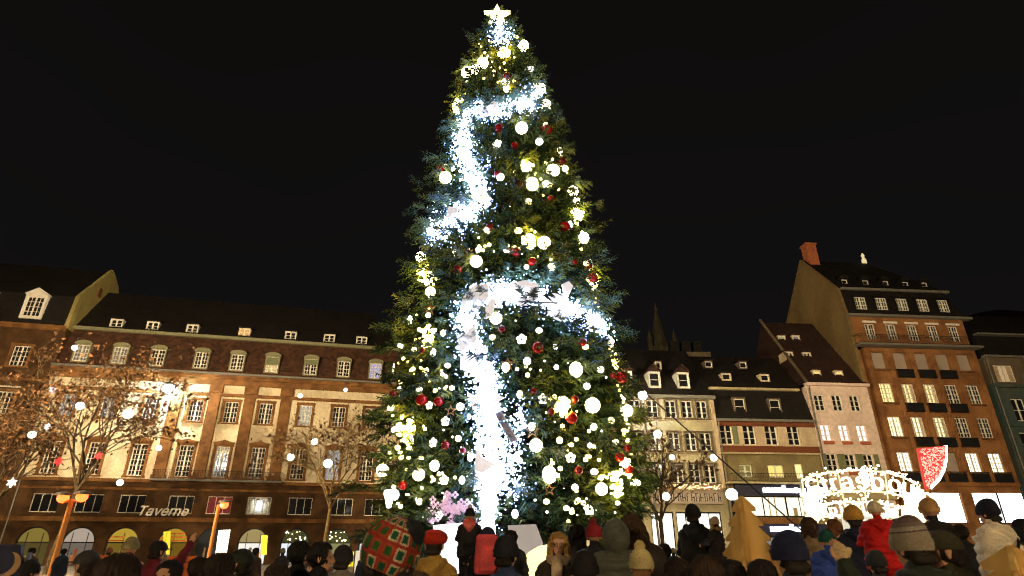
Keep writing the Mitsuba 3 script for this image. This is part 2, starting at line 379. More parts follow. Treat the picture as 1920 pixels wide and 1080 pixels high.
for i, u in enumerate(gcols):
    k = sub(b, 'shop_window')
    fm = MB()
    outer, inner = arch(0, 0, 3.1, 3.75), arch(0, 0.12, 2.86, 3.5)
    fm.poly(outer.difference(inner), 0.16, 0.26)
    fm.box(-1.43, 1.43, 0.17, 0.25, 2.16, 2.27)
    if i in (4, 8):
        fm.box(-.04, .04, 0.175, 0.245, .12, 2.16)
    for x_ in ((-.72, .72) if i not in (2, 3) else (0.0,)):
        fm.box(x_ - .03, x_ + .03, 0.175, 0.245, .12, 3.2)
    put(sub(k, 'frame'), mikit.ply(fm.get(), 'dark_iron'), FL @ at(u, 0, 0))
    r3 = random.Random(60 + i)
    for _ in range(4):
        x_, w_, h_ = r3.uniform(-1.1, 1.0), r3.uniform(.15, .4), r3.uniform(.5, 1.7)
        put(sub(k, 'shop_display'), mikit.ply(MB().box(x_ - w_ / 2, x_ + w_ / 2, .226, .234, .13, .13 + h_).get(), r3.choice(['navy_board', 'straw', 'brick_red', 'shutter_grey', 'grey_wall'])), FL @ at(u, 0, 0))
    low = sbox(-1.43, 0.12, 1.43, 2.2)
    gm = MB().poly(low, 0.235, 0.24)
    put(sub(k, 'lower_pane'), mikit.ply(gm.get(), 'dark_glass'), FL @ at(u, 0, 0), [x * (1.0 if i in (5, 6, 8) else 0.35) for x in arch_lit[i]], 0.3)
    gm = MB().poly(inner.intersection(sbox(-2, 2.2, 2, 5)), 0.235, 0.24)
    up = arch_lit[i] if i < 5 else ((0.35, 0.26, 0.1) if i == 5 else (0.05, 0.055, 0.025))
    put(sub(k, 'fanlight'), mikit.ply(gm.get(), 'dark_glass'), FL @ at(u, 0, 0), up, 0.3)
    if i in (2, 3):
        lab(k, 'arched window glowing %s' % ('yellow' if i == 2 else 'orange and yellow'))
        sm = MB()
        for j in range(3 if i == 3 else 2):
            sm.box(-1.4, 1.4 if i == 3 else .1, 0.17, 0.2, 2.35 + 0.36 * j, 2.47 + 0.36 * j)
        put(sub(k, 'awning_stripe'), mikit.ply(sm.get(), 'orange_paint'), FL @ at(u, 0, 0))
    if i in (6, 7):
        gb, r2 = MB(), random.Random(i)
        for _ in range(260):
            x, z = r2.uniform(-1.3, 1.3), r2.uniform(2.3, 3.6)
            if x * x + (z - 2.2) ** 2 < 1.9:
                gb.tube([(x, .1, z), (x + r2.uniform(-.22, .22), .02, z + r2.uniform(-.2, .1))], [.05, .012], 3)
        put(sub(k, 'greenery'), mikit.ply(gb.get(), 'needles_c'), FL @ at(u, 0, 0)); lab(k + '__greenery', kind='stuff')
        lb = MB()
        for _ in range(16):
            x, z = r2.uniform(-1.1, 1.1), r2.uniform(2.4, 3.4)
            lb.sphere((x, -.04, z), r2.uniform(.045, .09), 1)
        put(sub(k, 'fairy_lights'), mikit.ply(lb.get(), 'white_paper'), FL @ at(u, 0, 0), (5, 4.2, 2.6), 0.3); lab(k + '__fairy_lights', kind='stuff')
railing(b, FL, -41.2, -27.6, -1.1, -0.3, 8.72, 0.95)
# roof: brown tiled mansard, dark upper slope
profL = [(0.1, 21.0), (1.5, 26.2), (12.5, 26.2), (13.9, 21.0)]
roof(b, FL, profL, U0, U1, 'brown_tile', 'mansard', hip=1.0)
roof(b, FL, [(1.3, 26.203), (7, 33.2), (12.7, 26.203)], U0, U1 - .9, 'dark_slate', 'roof', hip=4.5)
band(b, FL, [(U0, U1 - .8, 1.0, 1.5, 25.95, 26.35)], 'green_copper', 'roof_edge')
for i, u in enumerate([-52.2, -48.1, -44.0, -39.1, -35.0, -30.9, -26.25, -22.2, -18.2]):
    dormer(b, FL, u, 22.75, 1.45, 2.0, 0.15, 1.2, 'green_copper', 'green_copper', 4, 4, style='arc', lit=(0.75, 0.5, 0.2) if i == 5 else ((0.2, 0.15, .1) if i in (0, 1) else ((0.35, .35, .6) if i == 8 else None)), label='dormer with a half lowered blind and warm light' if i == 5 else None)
    if i in (5, 6):
        part(b, 'blind', MB().box(-.7, .7, 0.05, 0.075, -.05 if i == 5 else .25, .95).get(), 'shutter_green', FL @ at(u, 0.15, 22.75))
for i, u in enumerate([-50.1, -46.0, -41.4, -35.2, -29.5, -24.6, -20.4]):
    dormer(b, FL, u, 27.25, 1.25, 0.95, 1.75, 1.6, 'white_paint' if i != 3 else 'cream_plaster', 'dark_slate', 2, 2, lit=(0.9, 0.42, 0.12) if i == 3 else None, label='small dormer lit orange' if i == 3 else None, bord=.09)
# sign lettering
tm = meshkit.text_mesh('Taverne', 0.95, 0.08, bold=True)
tm.apply_transform(trimesh.transformations.rotation_matrix(PI / 2, [1, 0, 0]))
tm.vertices[:, 0] += 0.28 * tm.vertices[:, 2]
k = thing('sign_lettering', 'old style Taverne lettering on the ledge of the brown building', 'sign')
part(k, 'letters', tm, 'white_paint', FL @ at(-42.0, -0.3, 4.95))
part(k, 'bracket', MB().box(0, 4.6, .02, .06, -.05, 0.0).box(.4, .45, 0.0, .25, -.2, -.05).box(4, 4.05, .0, .25, -.2, -.05).get(), 'dark_iron', FL @ at(-42.0, -0.36, 4.9))

# ---- brown house at the left edge
b = thing('corner_house', 'brown stone house at the left edge with large white pedimented roof dormers', 'building')
ca = [-58.2, -63.6, -69.0]
FA = FL @ at(0, -0.02, 0)
holes = [(u, z, 1.7, h) for u in ca for z, h in ((21.9, 2.4), (16.5, 2.5), (10.9, 3.0), (6.1, 2.0))]
walls(b, FA, -73, -54.42, 0, 25.6, 15, holes, 'dimmed_sandstone')
band(b, FA, [(-73.1, -54.42, -0.35, 0.0, 25.2, 25.8), (-73, -54.42, -.15, 0, 19.0, 19.35), (-73, -54.42, -.15, 0, 13.5, 13.8), (-73, -54.42, -.3, 0, 4.3, 4.75), (-73, -54.42, -.2, 0, 8.2, 8.6)], 'brown_sandstone', 'cornice')
for u in ca:
    for z, h, ny in ((21.9, 2.4, 4), (16.5, 2.5, 4), (10.9, 3.0, 5), (6.1, 2.0, 3)):
        window(b, FA, u, z, 1.7, h, 4, ny, sur=0.28)
    band(b, FA, [(u - 1.2, u + 1.2, -.2, 0, 18.2, 18.36)], 'white_paint', 'lintel')
roof(b, FA, [(0.1, 25.8), (0.55, 29.8), (6.6, 36.0), (13, 29.8), (13.6, 25.8)], -73, -54.7, 'dark_slate')
gm = MB().poly(Polygon([(-0.1, 25.61), (-.1, 25.85), (0.35, 29.9), (6.5, 36.35), (8.2, 35.7), (9.4, 35.0), (13.2, 29.9), (13.7, 25.61)]), -54.7, -54.3, 'yz')
part(b, 'gable_wall', gm.get(), 'gable_plaster', FA); lab(b + '__gable_wall', 'pale yellow gable wall standing above the next roof')
part(b, 'vent', MB().box(-54.3, -54.2, 4.4, 5.0, 31.6, 32.8).get(), 'red_band', FA)
for u in ca:
    dormer(b, FA, u - .35, 28.0, 1.75, 2.5, -0.05, 1.4, 'white_paint', 'white_paint', 4, 4, style='gable', bord=.26)

# ---- right-hand row
FR = frame((0, 58), 5)
# narrow cream house
b = thing('cream_house', 'narrow cream house with small windows and steep dark roof, right of the tree', 'building')
cc = [12.5, 14.3, 16.2, 17.9, 19.45]
holes = [(u, z, 1.1, 1.8) for u in cc for z in (14.55, 11.35, 8.3)] + [(14.2, 2.7, 2.2, 4.2), (16.5, 2.7, 1.9, 4.2), (18.8, 2.7, 2.3, 4.2)]
walls(b, FR, 11.5, 20.75, 0, 15.6, 11, holes, 'cream_grey_plaster')
band(b, FR, [(11.4, 20.85, -.45, 0.2, 15.6, 15.95)], 'lead_grey', 'gutter')
band(b, FR, [(11.5, 20.75, -.1, 0, 13.4, 13.55), (11.5, 20.75, -.1, 0, 10.2, 10.32), (11.5, 20.75, -.2, 0, 6.95, 7.1), (20.35, 20.75, -.12, -.003, 7.1, 15.5)], 'beige_panel', 'string_course')
for i, u in enumerate(cc):
    for z in (14.55, 11.35, 8.3):
        window(b, FR, u, z, 1.1, 1.8, 2, 3, sur=0.13, sur_mat='grey_wall')
sgn = MB().box(13.2, 20.3, -.26, -.2, 5.5, 6.75)
k = thing('shop_sign', 'pale lit shop fascia with dark lettering on the cream house', 'sign')
part(k, 'board', sgn.get(), 'shutter_grey', FR)
lb_, r2 = MB(), random.Random(12)
for j in range(15):   # dark lettering too blurred in the photo to read
    x_, w_ = .44 * j + .02, r2.uniform(.2, .3)
    lb_.box(x_, x_ + .07, 0, .05, 0, .74)
    if j % 3 != 1: lb_.box(x_ + w_, x_ + w_ + .06, 0, .05, 0, r2.uniform(.4, .74))
    lb_.box(x_ + .07, x_ + w_, .002, .05, .68 if j % 2 else .32, .74 if j % 2 else .39)
tm = lb_.get()
part(k, 'letters', tm, 'black_print', FR @ at(13.6, -0.27, 5.72))
gb, r2 = MB(), random.Random(77)
for _ in range(500):
    x = r2.uniform(13.2, 20.3); z_ = 7.0 + r2.gauss(0, .13)
    gb.tube([(x, -.3 - r2.random() * .15, z_), (x + r2.uniform(-.2, .2), -.45, z_ + r2.uniform(-.2, .12))], [.05, .01], 3)
gk = thing('shop_garland', 'yellow lit fir garland above the shop fascia of the cream house', 'garland')
lab(part(gk, 'twigs', gb.get(), 'straw', FR), kind='stuff')
lb = MB()
for _ in range(150):
    lb.sphere((r2.uniform(13.2, 20.3), -.5, 7.0 + r2.gauss(0, .13)), r2.uniform(.02, .045), 0)
lab(part(gk, 'fairy_lights', lb.get(), 'white_board', FR, emit=(6, 5, 2.6), weight=1), kind='stuff')
for u, w in ((14.2, 2.2), (16.5, 1.9), (18.8, 2.3)):
    k = sub(b, 'shop_window')
    put(sub(k, 'frame'), mikit.ply(MB().box(-w / 2, w / 2, .1, .2, 4.65, 4.8).box(-w / 2, -w / 2 + .1, .1, .2, .6, 4.65).box(w / 2 - .1, w / 2, .1, .2, .6, 4.65).box(-w / 2, w / 2, .1, .2, .6, .75).box(-.04, .04, .11, .19, .75, 4.65).get(), 'dark_iron'), FR @ at(u, 0, 0))
    put(sub(k, 'pane'), mikit.ply(MB().box(-w / 2 + .1, w / 2 - .1, .16, .17, .75, 4.65).get(), 'dark_glass'), FR @ at(u, 0, 0), (1.6, 1.5, 1.15), 2)
    r2, fb = random.Random(int(u * 10)), MB()
    for _ in range(5):
        x, s = r2.uniform(-w / 2 + .3, w / 2 - .3), r2.uniform(.8, 1.5)
        for q in range(4):
            fb.lathe([(0.32 - q * .07, .76 + s * q * .25), (.02, .76 + s * (q * .25 + .4))], 7, (x, .08, 0))
    put(sub(k, 'fir_tree'), mikit.ply(fb.get(), 'needles_b'), FR @ at(u, 0, 0)); lab(k + '__fir_tree', kind='stuff')
roof(b, FR, [(-0.1, 15.9), (5.5, 22.6), (11.1, 15.9)], 11.5, 20.75, 'dark_slate')
for u in (12.0, 15.0, 18.1):
    dormer(b, FR, u, 17.75, 1.05, 1.5, 0.55, 1.8, 'white_paint', 'red_tile', 1, 2, style='gable', bord=.12)
dormer(b, FR, 16.4, 20.0, .55, .75, 2.9, 1.0, 'white_paint', 'red_tile', 1, 1, bord=.08)
# low house with red band
b = thing('low_house', 'low house with a dark double roof and beige shutters between red bands', 'building')
cd = [21.65, 24.05, 26.35, 28.7]
holes = [(u, 12.1, 1.25, 2.0) for u in cd] + [(23.1, 8.6, 1.3, 1.2), (26.2, 8.6, 1.6, 1.2), (28.6, 8.6, .8, 1.5), (25.7, 5.3, 8.0, 1.9), (25.7, 1.5, 8.0, 2.4)]
walls(b, FR, 20.77, 31.1, 0, 10.997, 11, [h for h in holes if h[1] < 11], 'olive_plaster')
walls(b, FR, 20.77, 31.1, 11.0, 13.4, 11, [h for h in holes if h[1] > 11], 'beige_panel', name='upper_wall')
band(b, FR, [(20.77, 31.1, -.4, .2, 13.4, 13.65)], 'lead_grey', 'gutter')
band(b, FR, [(20.77, 31.1, -.12, 0, 12.95, 13.4), (20.77, 31.1, -.14, 0, 10.35, 11.0)], 'red_band', 'red_band')
for u in cd:
    band(b, FR, [(u - .9, u + .9, -.15, 0.0, 12.9 + .42, 13.2 + .1), (u - .9, u + .9, -.16, -.0, 10.95, 11.12)] if False else [(u - .85, u + .85, -.16, -.002, 11.0, 11.1)], 'beige_panel', 'sill')
    window(b, FR, u, 12.1, 1.25, 2.0, 2, 3)
    for s, w_ in ((-1, .55), (1, .55)):
        part(b, 'shutter', MB().box(u + s * (.65 + w_ / 2) - w_ / 2, u + s * (.65 + w_ / 2) + w_ / 2, -.07, -.01, 11.15, 13.1 - .15).get(), 'beige_panel' if (u, s) != (cd[0], 1) else 'shutter_green', FR)
band(b, FR, [(20.77, 31.1, -.25, 0, 10.2, 10.36), (20.77, 31.1, -.9, 0, 7.35, 7.5)], 'ochre_plaster', 'ledge')
railing(b, FR, 21.3, 29.9, -.85, -.05, 7.5, 0.8, slab=False)
window(b, FR, 23.1, 8.6, 1.3, 1.2, 2, 2, lit=(.25, .2, .06))
window(b, FR, 26.2, 8.6, 1.6, 1.2, 2, 1, lit=(1.2, .85, .22), label='small window lit yellow')
window(b, FR, 28.6, 8.6, .8, 1.5, 1, 1, lit=(1.4, 1.05, .4), label='narrow window lit yellow')
k = sub(b, 'shop_window')
put(sub(k, 'pane'), mikit.ply(MB().box(21.8, 29.6, .16, .17, 4.4, 6.2).get(), 'dark_glass'), FR, (1.5, 1.35, .95), 2)
put(sub(k, 'frame'), mikit.ply(MB().box(21.7, 29.7, .08, .15, 6.15, 6.25).box(21.7, 29.7, .08, .15, 4.35, 4.5).box(24.3, 24.4, .09, .14, 4.5, 6.15).box(26.6, 26.75, .09, .14, 4.5, 6.15).box(28, 28.06, .09, .14, 4.5, 6.15).get(), 'dark_iron'), FR)
for x0_, x1_, z0_, z1_ in ((22.0, 22.6, 5.4, 6.1), (24.9, 25.0, 4.5, 6.1), (25.5, 25.6, 4.5, 6.1), (27.3, 27.7, 4.5, 5.2)):
    put(sub(k, 'blind'), mikit.ply(MB().box(x0_, x1_, .1, .13, z0_, z1_).get(), 'ochre_plaster'), FR)
k = sub(b, 'shop_window')
put(sub(k, 'pane'), mikit.ply(MB().box(21.8, 29.6, .16, .17, .4, 2.6).get(), 'dark_glass'), FR, (.25, .24, .2), 1)
put(sub(k, 'frame'), mikit.ply(MB().box(21.7, 29.7, .08, .15, 2.55, 2.7).box(25.6, 25.75, .09, .14, .4, 2.55).get(), 'dark_iron'), FR)
k = thing('shop_sign', 'dark fascia with white and pink glowing letters on the low house, upper of two', 'sign')
part(k, 'board', MB().box(21.6, 30.9, -.3, -.02, 6.3, 7.3).get(), 'navy_board', FR)
lb_, r2 = MB(), random.Random(3)
for j in range(11):   # letters too burnt out in the photo to read
    h_ = .72 if j == 5 else r2.uniform(.46, .54)
    lb_.poly(sbox(.4 * j + .08, .1, .4 * j + .3, h_ - .05).buffer(.06).difference(sbox(.4 * j + .16, .2, .4 * j + .22, .33)), 0, .06)
lw = lb_.get()
part(k, 'letters', lw, 'white_board', FR @ at(24.3, -.36, 6.5), emit=(4, 4.2, 4.6), weight=1)
part(k, 'light_bar', MB().box(28.85, 30.8, -.4, -.31, 6.55, 7.05).get(), 'white_board', FR, emit=(3.5, 2.9, 3.2), weight=1)
k = thing('shop_sign', 'blue fascia with white glowing letters on the low house, lower of two', 'sign')
part(k, 'board', MB().box(22.6, 30.2, -.3, -.02, 2.8, 3.75).get(), 'navy_board', FR)
part(k, 'letters', lw, 'white_board', FR @ at(24.4, -.36, 3.02), emit=(2.6, 3.4, 4.2), weight=1)
band(b, FR, [(22.2, 27.5, -.1, -.01, 3.78, 4.3)], 'brown_sandstone', 'panel')
roof(b, FR, [(-0.1, 13.66), (.9, 17.0), (10.1, 17.0), (11, 13.66)], 20.77, 31.1, 'dark_slate', 'mansard')
band(b, FR, [(20.77, 30.6, .45, 1.1, 16.85, 17.1)], 'ochre_plaster', 'roof_edge')
roof(b, FR, [(0.75, 17.103), (5.5, 22.0), (10.3, 17.103)], 20.77, 31.1, 'dark_slate')
for u in (23.6, 27.4):
    dormer(b, FR, u, 15.0, 1.1, 1.6, 0.15, .9, 'grey_wall', 'dark_slate', 1, 2, pane='dark_glass')
for u, z in ((22.6, 18.55), (26.9, 18.55)):
    dormer(b, FR, u + .8, z, .9, .7, 1.7, 1.2, 'beige_panel', 'dark_slate', 1, 1, bord=.08)
for u, z in ((21.9, 20.4), (25.9, 20.4)):
    dormer(b, FR, u + .4, z, .8, .7, 3.3, 1.2, 'grey_wall', 'dark_slate', 1, 1, bord=.07)
# pink house
b = thing('pink_house', 'narrow pale pink house under a tall dark red roof with tiny dormers', 'building')
ce = [32.25, 34.2, 36.15]
holes = [(u, z, 1.05, 1.7) for u in ce for z in (15.55, 12.45, 9.5)] + [(34.4, 2.6, 5, 4)]
walls(b, FR, 31.12, 37.9, 0, 17.3, 13, holes, 'pink_plaster')
band(b, FR, [(31, 38.0, -.4, .2, 17.3, 17.6)], 'pink_plaster', 'cornice')
band(b, FR, [(31.12, 37.9, -.1, 0, 7.9, 8.05), (31.12, 37.9, -.3, 0, 6.0, 6.9)], 'ochre_plaster', 'string_course')
for u in ce:
    for z in (15.55, 12.45, 9.5):
        window(b, FR, u, z, 1.05, 1.7, 2, 3, lit=(1.7, 1.15, 1.1) if z == 12.45 else None, label='window lit pinkish white' if z == 12.45 else None, weight=.5)
        if z < 15:
            part(b, 'flower_box', MB().box(u - .5, u + .5, -.3, -.02, z - 1.15, z - .88).get(), 'brick_red', FR)
    if u:
        for s in (-1, 1):
            part(b, 'shutter', MB().box(u + s * .82 - .24, u + s * .82 + .24, -.07, -.01, 8.65, 10.35).get(), 'shutter_green', FR)
window(b, FR, 34.4, 2.6, 5, 4, 3, 1, lit=(.8, .75, .55), mid=False)
roof(b, FR, [(-0.2, 17.6), (6.5, 26.9), (13, 17.6)], 31.12, 37.9, 'red_tile')
part(b, 'verge', MB().poly(Polygon([(-0.3, 17.55), (6.5, 27.0), (6.5, 27.3), (-.5, 17.6)]), 30.95, 31.2, 'yz').get(), 'grey_wall', FR)
for u, z, y, lt in ((33.0, 18.75, .55, 1), (35.5, 18.75, .55, 1), (31.5, 21.4, 2.5, 0), (33.6, 21.4, 2.5, 0), (31.2 + .9, 24.0, 4.35, 2), (33.9, 24.1, 4.4, 3)):
    dormer(b, FR, u, z, .8, .85, y, 1.5, 'beige_panel', 'red_tile', 1 if lt else 2, 1, bord=.07, lit={1: (.95, .7, .22), 2: (.3, .34, .16), 3: (.2, .17, .14)}.get(lt), label='little dormer lit yellow' if lt == 1 else None)
# big orange stone building
b = thing('stone_apartment_house', 'tall orange stone building with bare side wall, long iron balcony and black mansard roof', 'building')
cf = [40.05, 42.55, 45.05, 47.5, 50.0]
WF, rowsF = 1.45, [(20.3, 1.9), (16.75, 2.1), (13.2, 2.1), (9.65, 2.0)]
holes = [(u, z, WF, h) for u in cf for z, h in rowsF] + [(41.9, 5.3, 6.2, 2.9), (49.0, 5.3, 5.6, 2.9)]
walls(b, FR, 38.6, 51.6, 0, 21.75, 12.4, holes, 'orange_stone')
walls(b, FR, 38.0, 51.4, 21.9, 25.35, 12.4, [(u, 23.7, 1.3, 1.9) for u in cf], 'orange_stone', name='upper_wall')
part(b, 'party_wall', MB().poly(Polygon([(0.02, 0), (0.02, 25.3), (.5, 29.0), (6.1, 35.5), (11.9, 29.0), (12.4, 25.3), (12.4, 0)]), 37.6, 37.98, 'yz').get(), 'tan_plaster', FR)
lab(b + '__party_wall', 'bare tan side wall rising above the pink house')
band(b, FR, [(38.0, 38.58, .5, 1.2, 0, 21.6)], 'orange_stone', 'corner_recess')
band(b, FR, [(37.6, 52.3, -.5, 0.3, 25.35, 25.6)], 'lead_grey', 'gutter')
band(b, FR, [(38.6, 51.6, -.2, 0, 7.35, 7.75), (38.6, 51.6, -.08, 0, 21.3, 21.75)], 'orange_stone', 'cornice')
for u in (38.85, 41.3, 43.8, 46.28, 48.75, 51.35):
    band(b, FR, [(u - .25, u + .25, -.12, -.002, 7.75, 21.3)], 'orange_stone', 'pilaster')
railing(b, FR, 37.7, 51.9, -1.0, 0, 22.0, 1.0)
for i, u in enumerate(cf):
    window(b, FR, u, 23.7, 1.3, 1.9, 4, 3, y=.3)
    band(b, FR, [(u - .8, u + .8, -.1, .0, 24.66, 24.9)], 'white_paint', 'lintel')
    for j, (z, h) in enumerate(rowsF):
        lit = None
        if j == 1 and i < 3: lit = (1.5, 1.05, .38) if i == 0 else (1.3, .9, .35)
        if j == 2 and i < 3: lit = (2.1, 1.7, .9) if i < 2 else (1.5, 1.2, .6)
        if j == 3 and i in (0, 3, 4): lit = (2.4, 2.2, 1.6)
        if j == 3 and i in (1, 2):
            window(b, FR, u, z, WF, h, 4, 4, y=.25)
            part(b, 'roller_blind', MB().box(u - .7, u + .7, .18, .22, z - h / 2 + .02, z + h / 2 - .02).get(), 'shutter_grey', FR)
        elif j == 0:
            window(b, FR, u, z, WF, h, 4, 4, y=.25)
            part(b, 'roller_blind', MB().box(u - .7, u + .7, .18, .22, z - h / 2 + .02, z + h / 2 - .02).get(), 'shutter_grey', FR)
        else:
            window(b, FR, u, z, WF, h, 4, 4, y=.2, lit=lit, label='window lit warm white' if lit else None, weight=.6, curtain='cream_plaster' if lit and i in (1, 2) else None)
        band(b, FR, [(u - .85, u + .85, -.2, .1, z - h / 2 - .18, z - h / 2)], 'brown_sandstone', 'sill')
        if i in (1, 2, 3) and j < 3 or j == 3:
            railing(b, FR, u - .95, u + .95, -.42, -.05, z - h / 2 - 1.0 + (.0 if j < 3 else .1), .95, 'balconet', .12, False)
            part(b, 'balconet_panel', MB().box(u - .92, u + .92, -.36, -.34, z - h / 2 - .93, z - h / 2 - .12).get(), 'dark_iron', FR)
for k0, (u0_, u1_) in enumerate(((38.8, 45.0), (46.2, 51.8))):
    k = sub(b, 'shop_window'); lab(k, 'bright white shop window')
    um = (u0_ + u1_) / 2
    put(sub(k, 'pane'), mikit.ply(MB().box(u0_ + .05, u1_ - .05, .2, .21, 3.9, 6.7).get(), 'dark_glass'), FR, (3, 3, 2.9), 3)
    put(sub(k, 'frame'), mikit.ply(MB().box(um - .06, um + .06, .1, .18, 3.85, 6.75).box(u0_, u1_, .1, .18, 3.85, 3.95).get(), 'dark_iron'), FR)
roof(b, FR, [(0.0, 25.6), (.5, 29.0), (11.9, 29.0), (12.4, 25.6)], 38.0, 51.9, 'dark_slate', 'mansard', hip=1.2)
band(b, FR, [(38.0, 51.2, .2, .7, 28.85, 29.1)], 'lead_grey', 'roof_edge')
roof(b, FR, [(.5, 29.103), (6.1, 35.4), (11.9, 29.103)], 38.0, 51.1, 'dark_slate', hip=4.6)
for u in (39.7, 42.2, 44.7, 47.2, 49.7):
    dormer(b, FR, u, 27.05, 1.3, 1.5, 0.0, .9, 'dark_slate', 'dark_slate', 4, 3, lit=(.055, .045, .02), bord=.1)
for u in (39.4, 42.0, 44.5, 47.0, 49.4):
    dormer(b, FR, u, 30.3, .7, .6, 1.3, .9, 'dark_slate', 'dark_slate', 1, 1, style='arc', bord=.12)
ck = sub(b, 'chimney')
put(ck, mikit.ply(MB().box(38.4, 39.7, 5.3, 6.5, 33.4, 37.4).box(38.3, 39.8, 5.2, 6.6, 37.4, 37.6).get(), 'brick_red'), FR); lab(ck, 'orange brick chimney')
k = thing('roof_finial', 'small pale lit ornament standing on the ridge of the tall orange building', 'ornament')
part(k, 'figure', MB().lathe([(0, 0), (.3, 0), (.28, .5), (.14, .8), (.22, 1.1), (.12, 1.35), (0.0, 1.5)], 10).get(), 'white_paper', FR @ at(46.4, 6.1, 35.4), smooth=40, emit=(.5, .42, .2), weight=.1)
# teal house at the right edge
b = thing('teal_house', 'dark teal fronted house at the right edge with curtained top windows', 'building')
holes = [(54.4, 19.2, 2.3, 1.9), (58.4, 19.2, 2.3, 1.9), (54.7, 15.2, 1.5, 2.4), (58.0, 15.2, 1.5, 2.4), (54.5, 11.6, 1.8, 2.4), (58.0, 11.6, 1.8, 2.4), (55.5, 6.6, 5, 3.4)]
walls(b, FR, 52.4, 70, 0, 18.0, 11, [h for h in holes if h[1] < 18], 'teal_front')
walls(b, FR, 52.4, 70, 18.003, 21.0, 11, [h for h in holes if h[1] > 18], 'grey_wall', name='attic_wall')
band(b, FR, [(52.4, 70, -.4, .2, 21.0, 21.2), (52.3, 70, -.5, .2, 23.6, 23.75)], 'lead_grey', 'gutter')
band(b, FR, [(52.4, 70, -.3, 0, 17.6, 18.0), (52.4, 70, -.2, 0, 13.4, 13.7), (52.4, 70, -.2, 0, 9.4, 9.8)], 'teal_front', 'cornice')
for i, (u, z, w, h) in enumerate(holes):
    window(b, FR, u, z, w, h, 2, 2, lit={0: (.5, .33, .16), 1: (.7, .55, .4), 6: (1.6, 1.5, 1.1)}.get(i), curtain='beige_panel' if i < 2 else None)
part(b, 'mezzanine_wall', MB().box(52.4, 70, .25, .6, 21.2, 23.6).get(), 'dark_slate', FR)
roof(b, FR, [(-.2, 23.75), (6, 28.5), (12, 23.75)], 52.4, 70, 'dark_slate')
for bb, u, z1, fr__ in (('low_house', 20.9, 13.3, FR), ('pink_house', 31.3, 17.2, FR), ('teal_house', 52.55, 20.9, FR), ('town_house', -14.4, 20.3, FL), ('town_house', -54.0, 20.3, FL)):
    part(bb, 'downpipe', MB().tube([(u, -.2, .1), (u, -.2, z1 - .5), (u, -.32, z1)], .07, 8).get(), 'lead_grey', fr__)
# darker block behind the teal house
b = thing('rear_block', 'unlit dark domed roof block behind the teal house', 'building')
FB = frame((0, 84), 5)
part(b, 'wall', MB().box(75, 96, 0, 14, 0, 30).get(), 'grey_wall', FB)
part(b, 'roof', MB().lathe([(11, 30), (10.5, 34), (8, 37.5), (4, 39.5), (0, 40.2)], 20, (86, 7, 0)).get(), 'dark_slate', FB, smooth=50)
# far church and chimney block
b = thing('church_spire', 'dark slender church spire far behind the roofs beside the tree', 'church')
FS = at(*dist(1237, 650, 230)[:2], 0)
part(b, 'tower', MB().box(-5.5, 5.5, -5.5, 5.5, 0, 76).get(), 'cream_grey_plaster', FS)
part(b, 'spire', MB().lathe([(4.2, 76), (2.6, 83), (1.1, 91), (.2, 97), (0, 98)], 8).get(), 'cream_grey_plaster', FS)
for s in (-1, 1):
    part(b, 'turret', MB().lathe([(1.1, 74), (1.1, 79), (0, 84)], 8, (s * 5.0, -5, 0)).get(), 'cream_grey_plaster', FS)
b = thing('chimney_block', 'dark brick block of chimneys rising behind the cream house roof', 'building')
p = dist(1288, 640, 76)
part(b, 'wall', MB().box(-4, 4, 0, 5, 0, p[2] - 1.5).get(), 'grey_wall', at(p[0] - 1, p[1], 0))
for i in range(3):
    part(b, 'chimney', MB().box(-2.2 + i * 1.6, -1.1 + i * 1.6, .5, 1.6, p[2] - 1.5, p[2] + .2).get(), 'dark_slate', at(p[0], p[1], 0))
# plain building between, behind the tree
b = thing('rear_house', 'plain pale house closing the square behind the tree, mostly hidden', 'building')
FM = frame((0, 84), 8)
ch = [(u, z, 1.3, 2.1) for u in (-11, -7.5, -4, -.5, 3, 6.5) for z in (5, 9, 13)]
walls(b, FM, -13.5, 10.5, 0, 16.5, 11, ch, 'ochre_plaster')
for c in ch:
    window(b, FM, c[0], c[1], c[2], c[3], 2, 3)
roof(b, FM, [(-.3, 16.5), (5.5, 22), (11.3, 16.5)], -13.5, 10.5, 'dark_slate')
# ------------------------------------------------------------------ street lamps and added floodlight masts
def floodlight(name, label, x, y, z, aim, inten, r=0.55, group=None, color=WARM, w=30, pole=True):
    """mast with one floodlight head; the lamp glass is a disc that shines towards aim"""
    k = thing(name, label, 'lamp', group)
    d = np.array(aim, float) - [x, y, z]; d /= np.linalg.norm(d)
    a = np.cross([0, 0, 1.0], d); a /= np.linalg.norm(a); c = np.cross(d, a)
    M = np.eye(4); M[:3, 0], M[:3, 1], M[:3, 2], M[:3, 3] = a, c, d, (x, y, z)
    part(k, 'mast', MB().tube([(x, y, 0), (x, y, 2), (x, y, z + .5)], [.16, .14, .08], 10).get(), 'grey_metal', smooth=40)
    part(k, 'head', MB().lathe([(0, -.3), (r * .5, -.28), (r * 1.1, -.02), (r * 1.1, .02), (r * 1.02, .02), (r * 1.02, -.02), (0, -.02)][::-1], 20).get(), 'grey_metal', M)
    an = np.arange(24) * 2 * PI / 24
    v = np.vstack([np.stack([r * np.cos(an), r * np.sin(an), an * 0], 1), [[0, 0, 0]]])
    f = [[i, (i + 1) % 24, 24] for i in range(24)]
    part(k, 'lamp_glass', (v, f), 'white_board', M, emit=color * inten / (PI * r * r), weight=w)
    return k
floodlight('floodlight_mast', 'added floodlight mast on the left side of the square turned to the long building', -33, 22, 16, (-35, 72, 13), 10500, w=45)  # added masts, all out of view, to light the facades and the crowd
floodlight('floodlight_mast', 'added floodlight mast on the right side of the square turned to the row of houses', 33, 17, 16, (36, 62, 13), 4000, w=45)
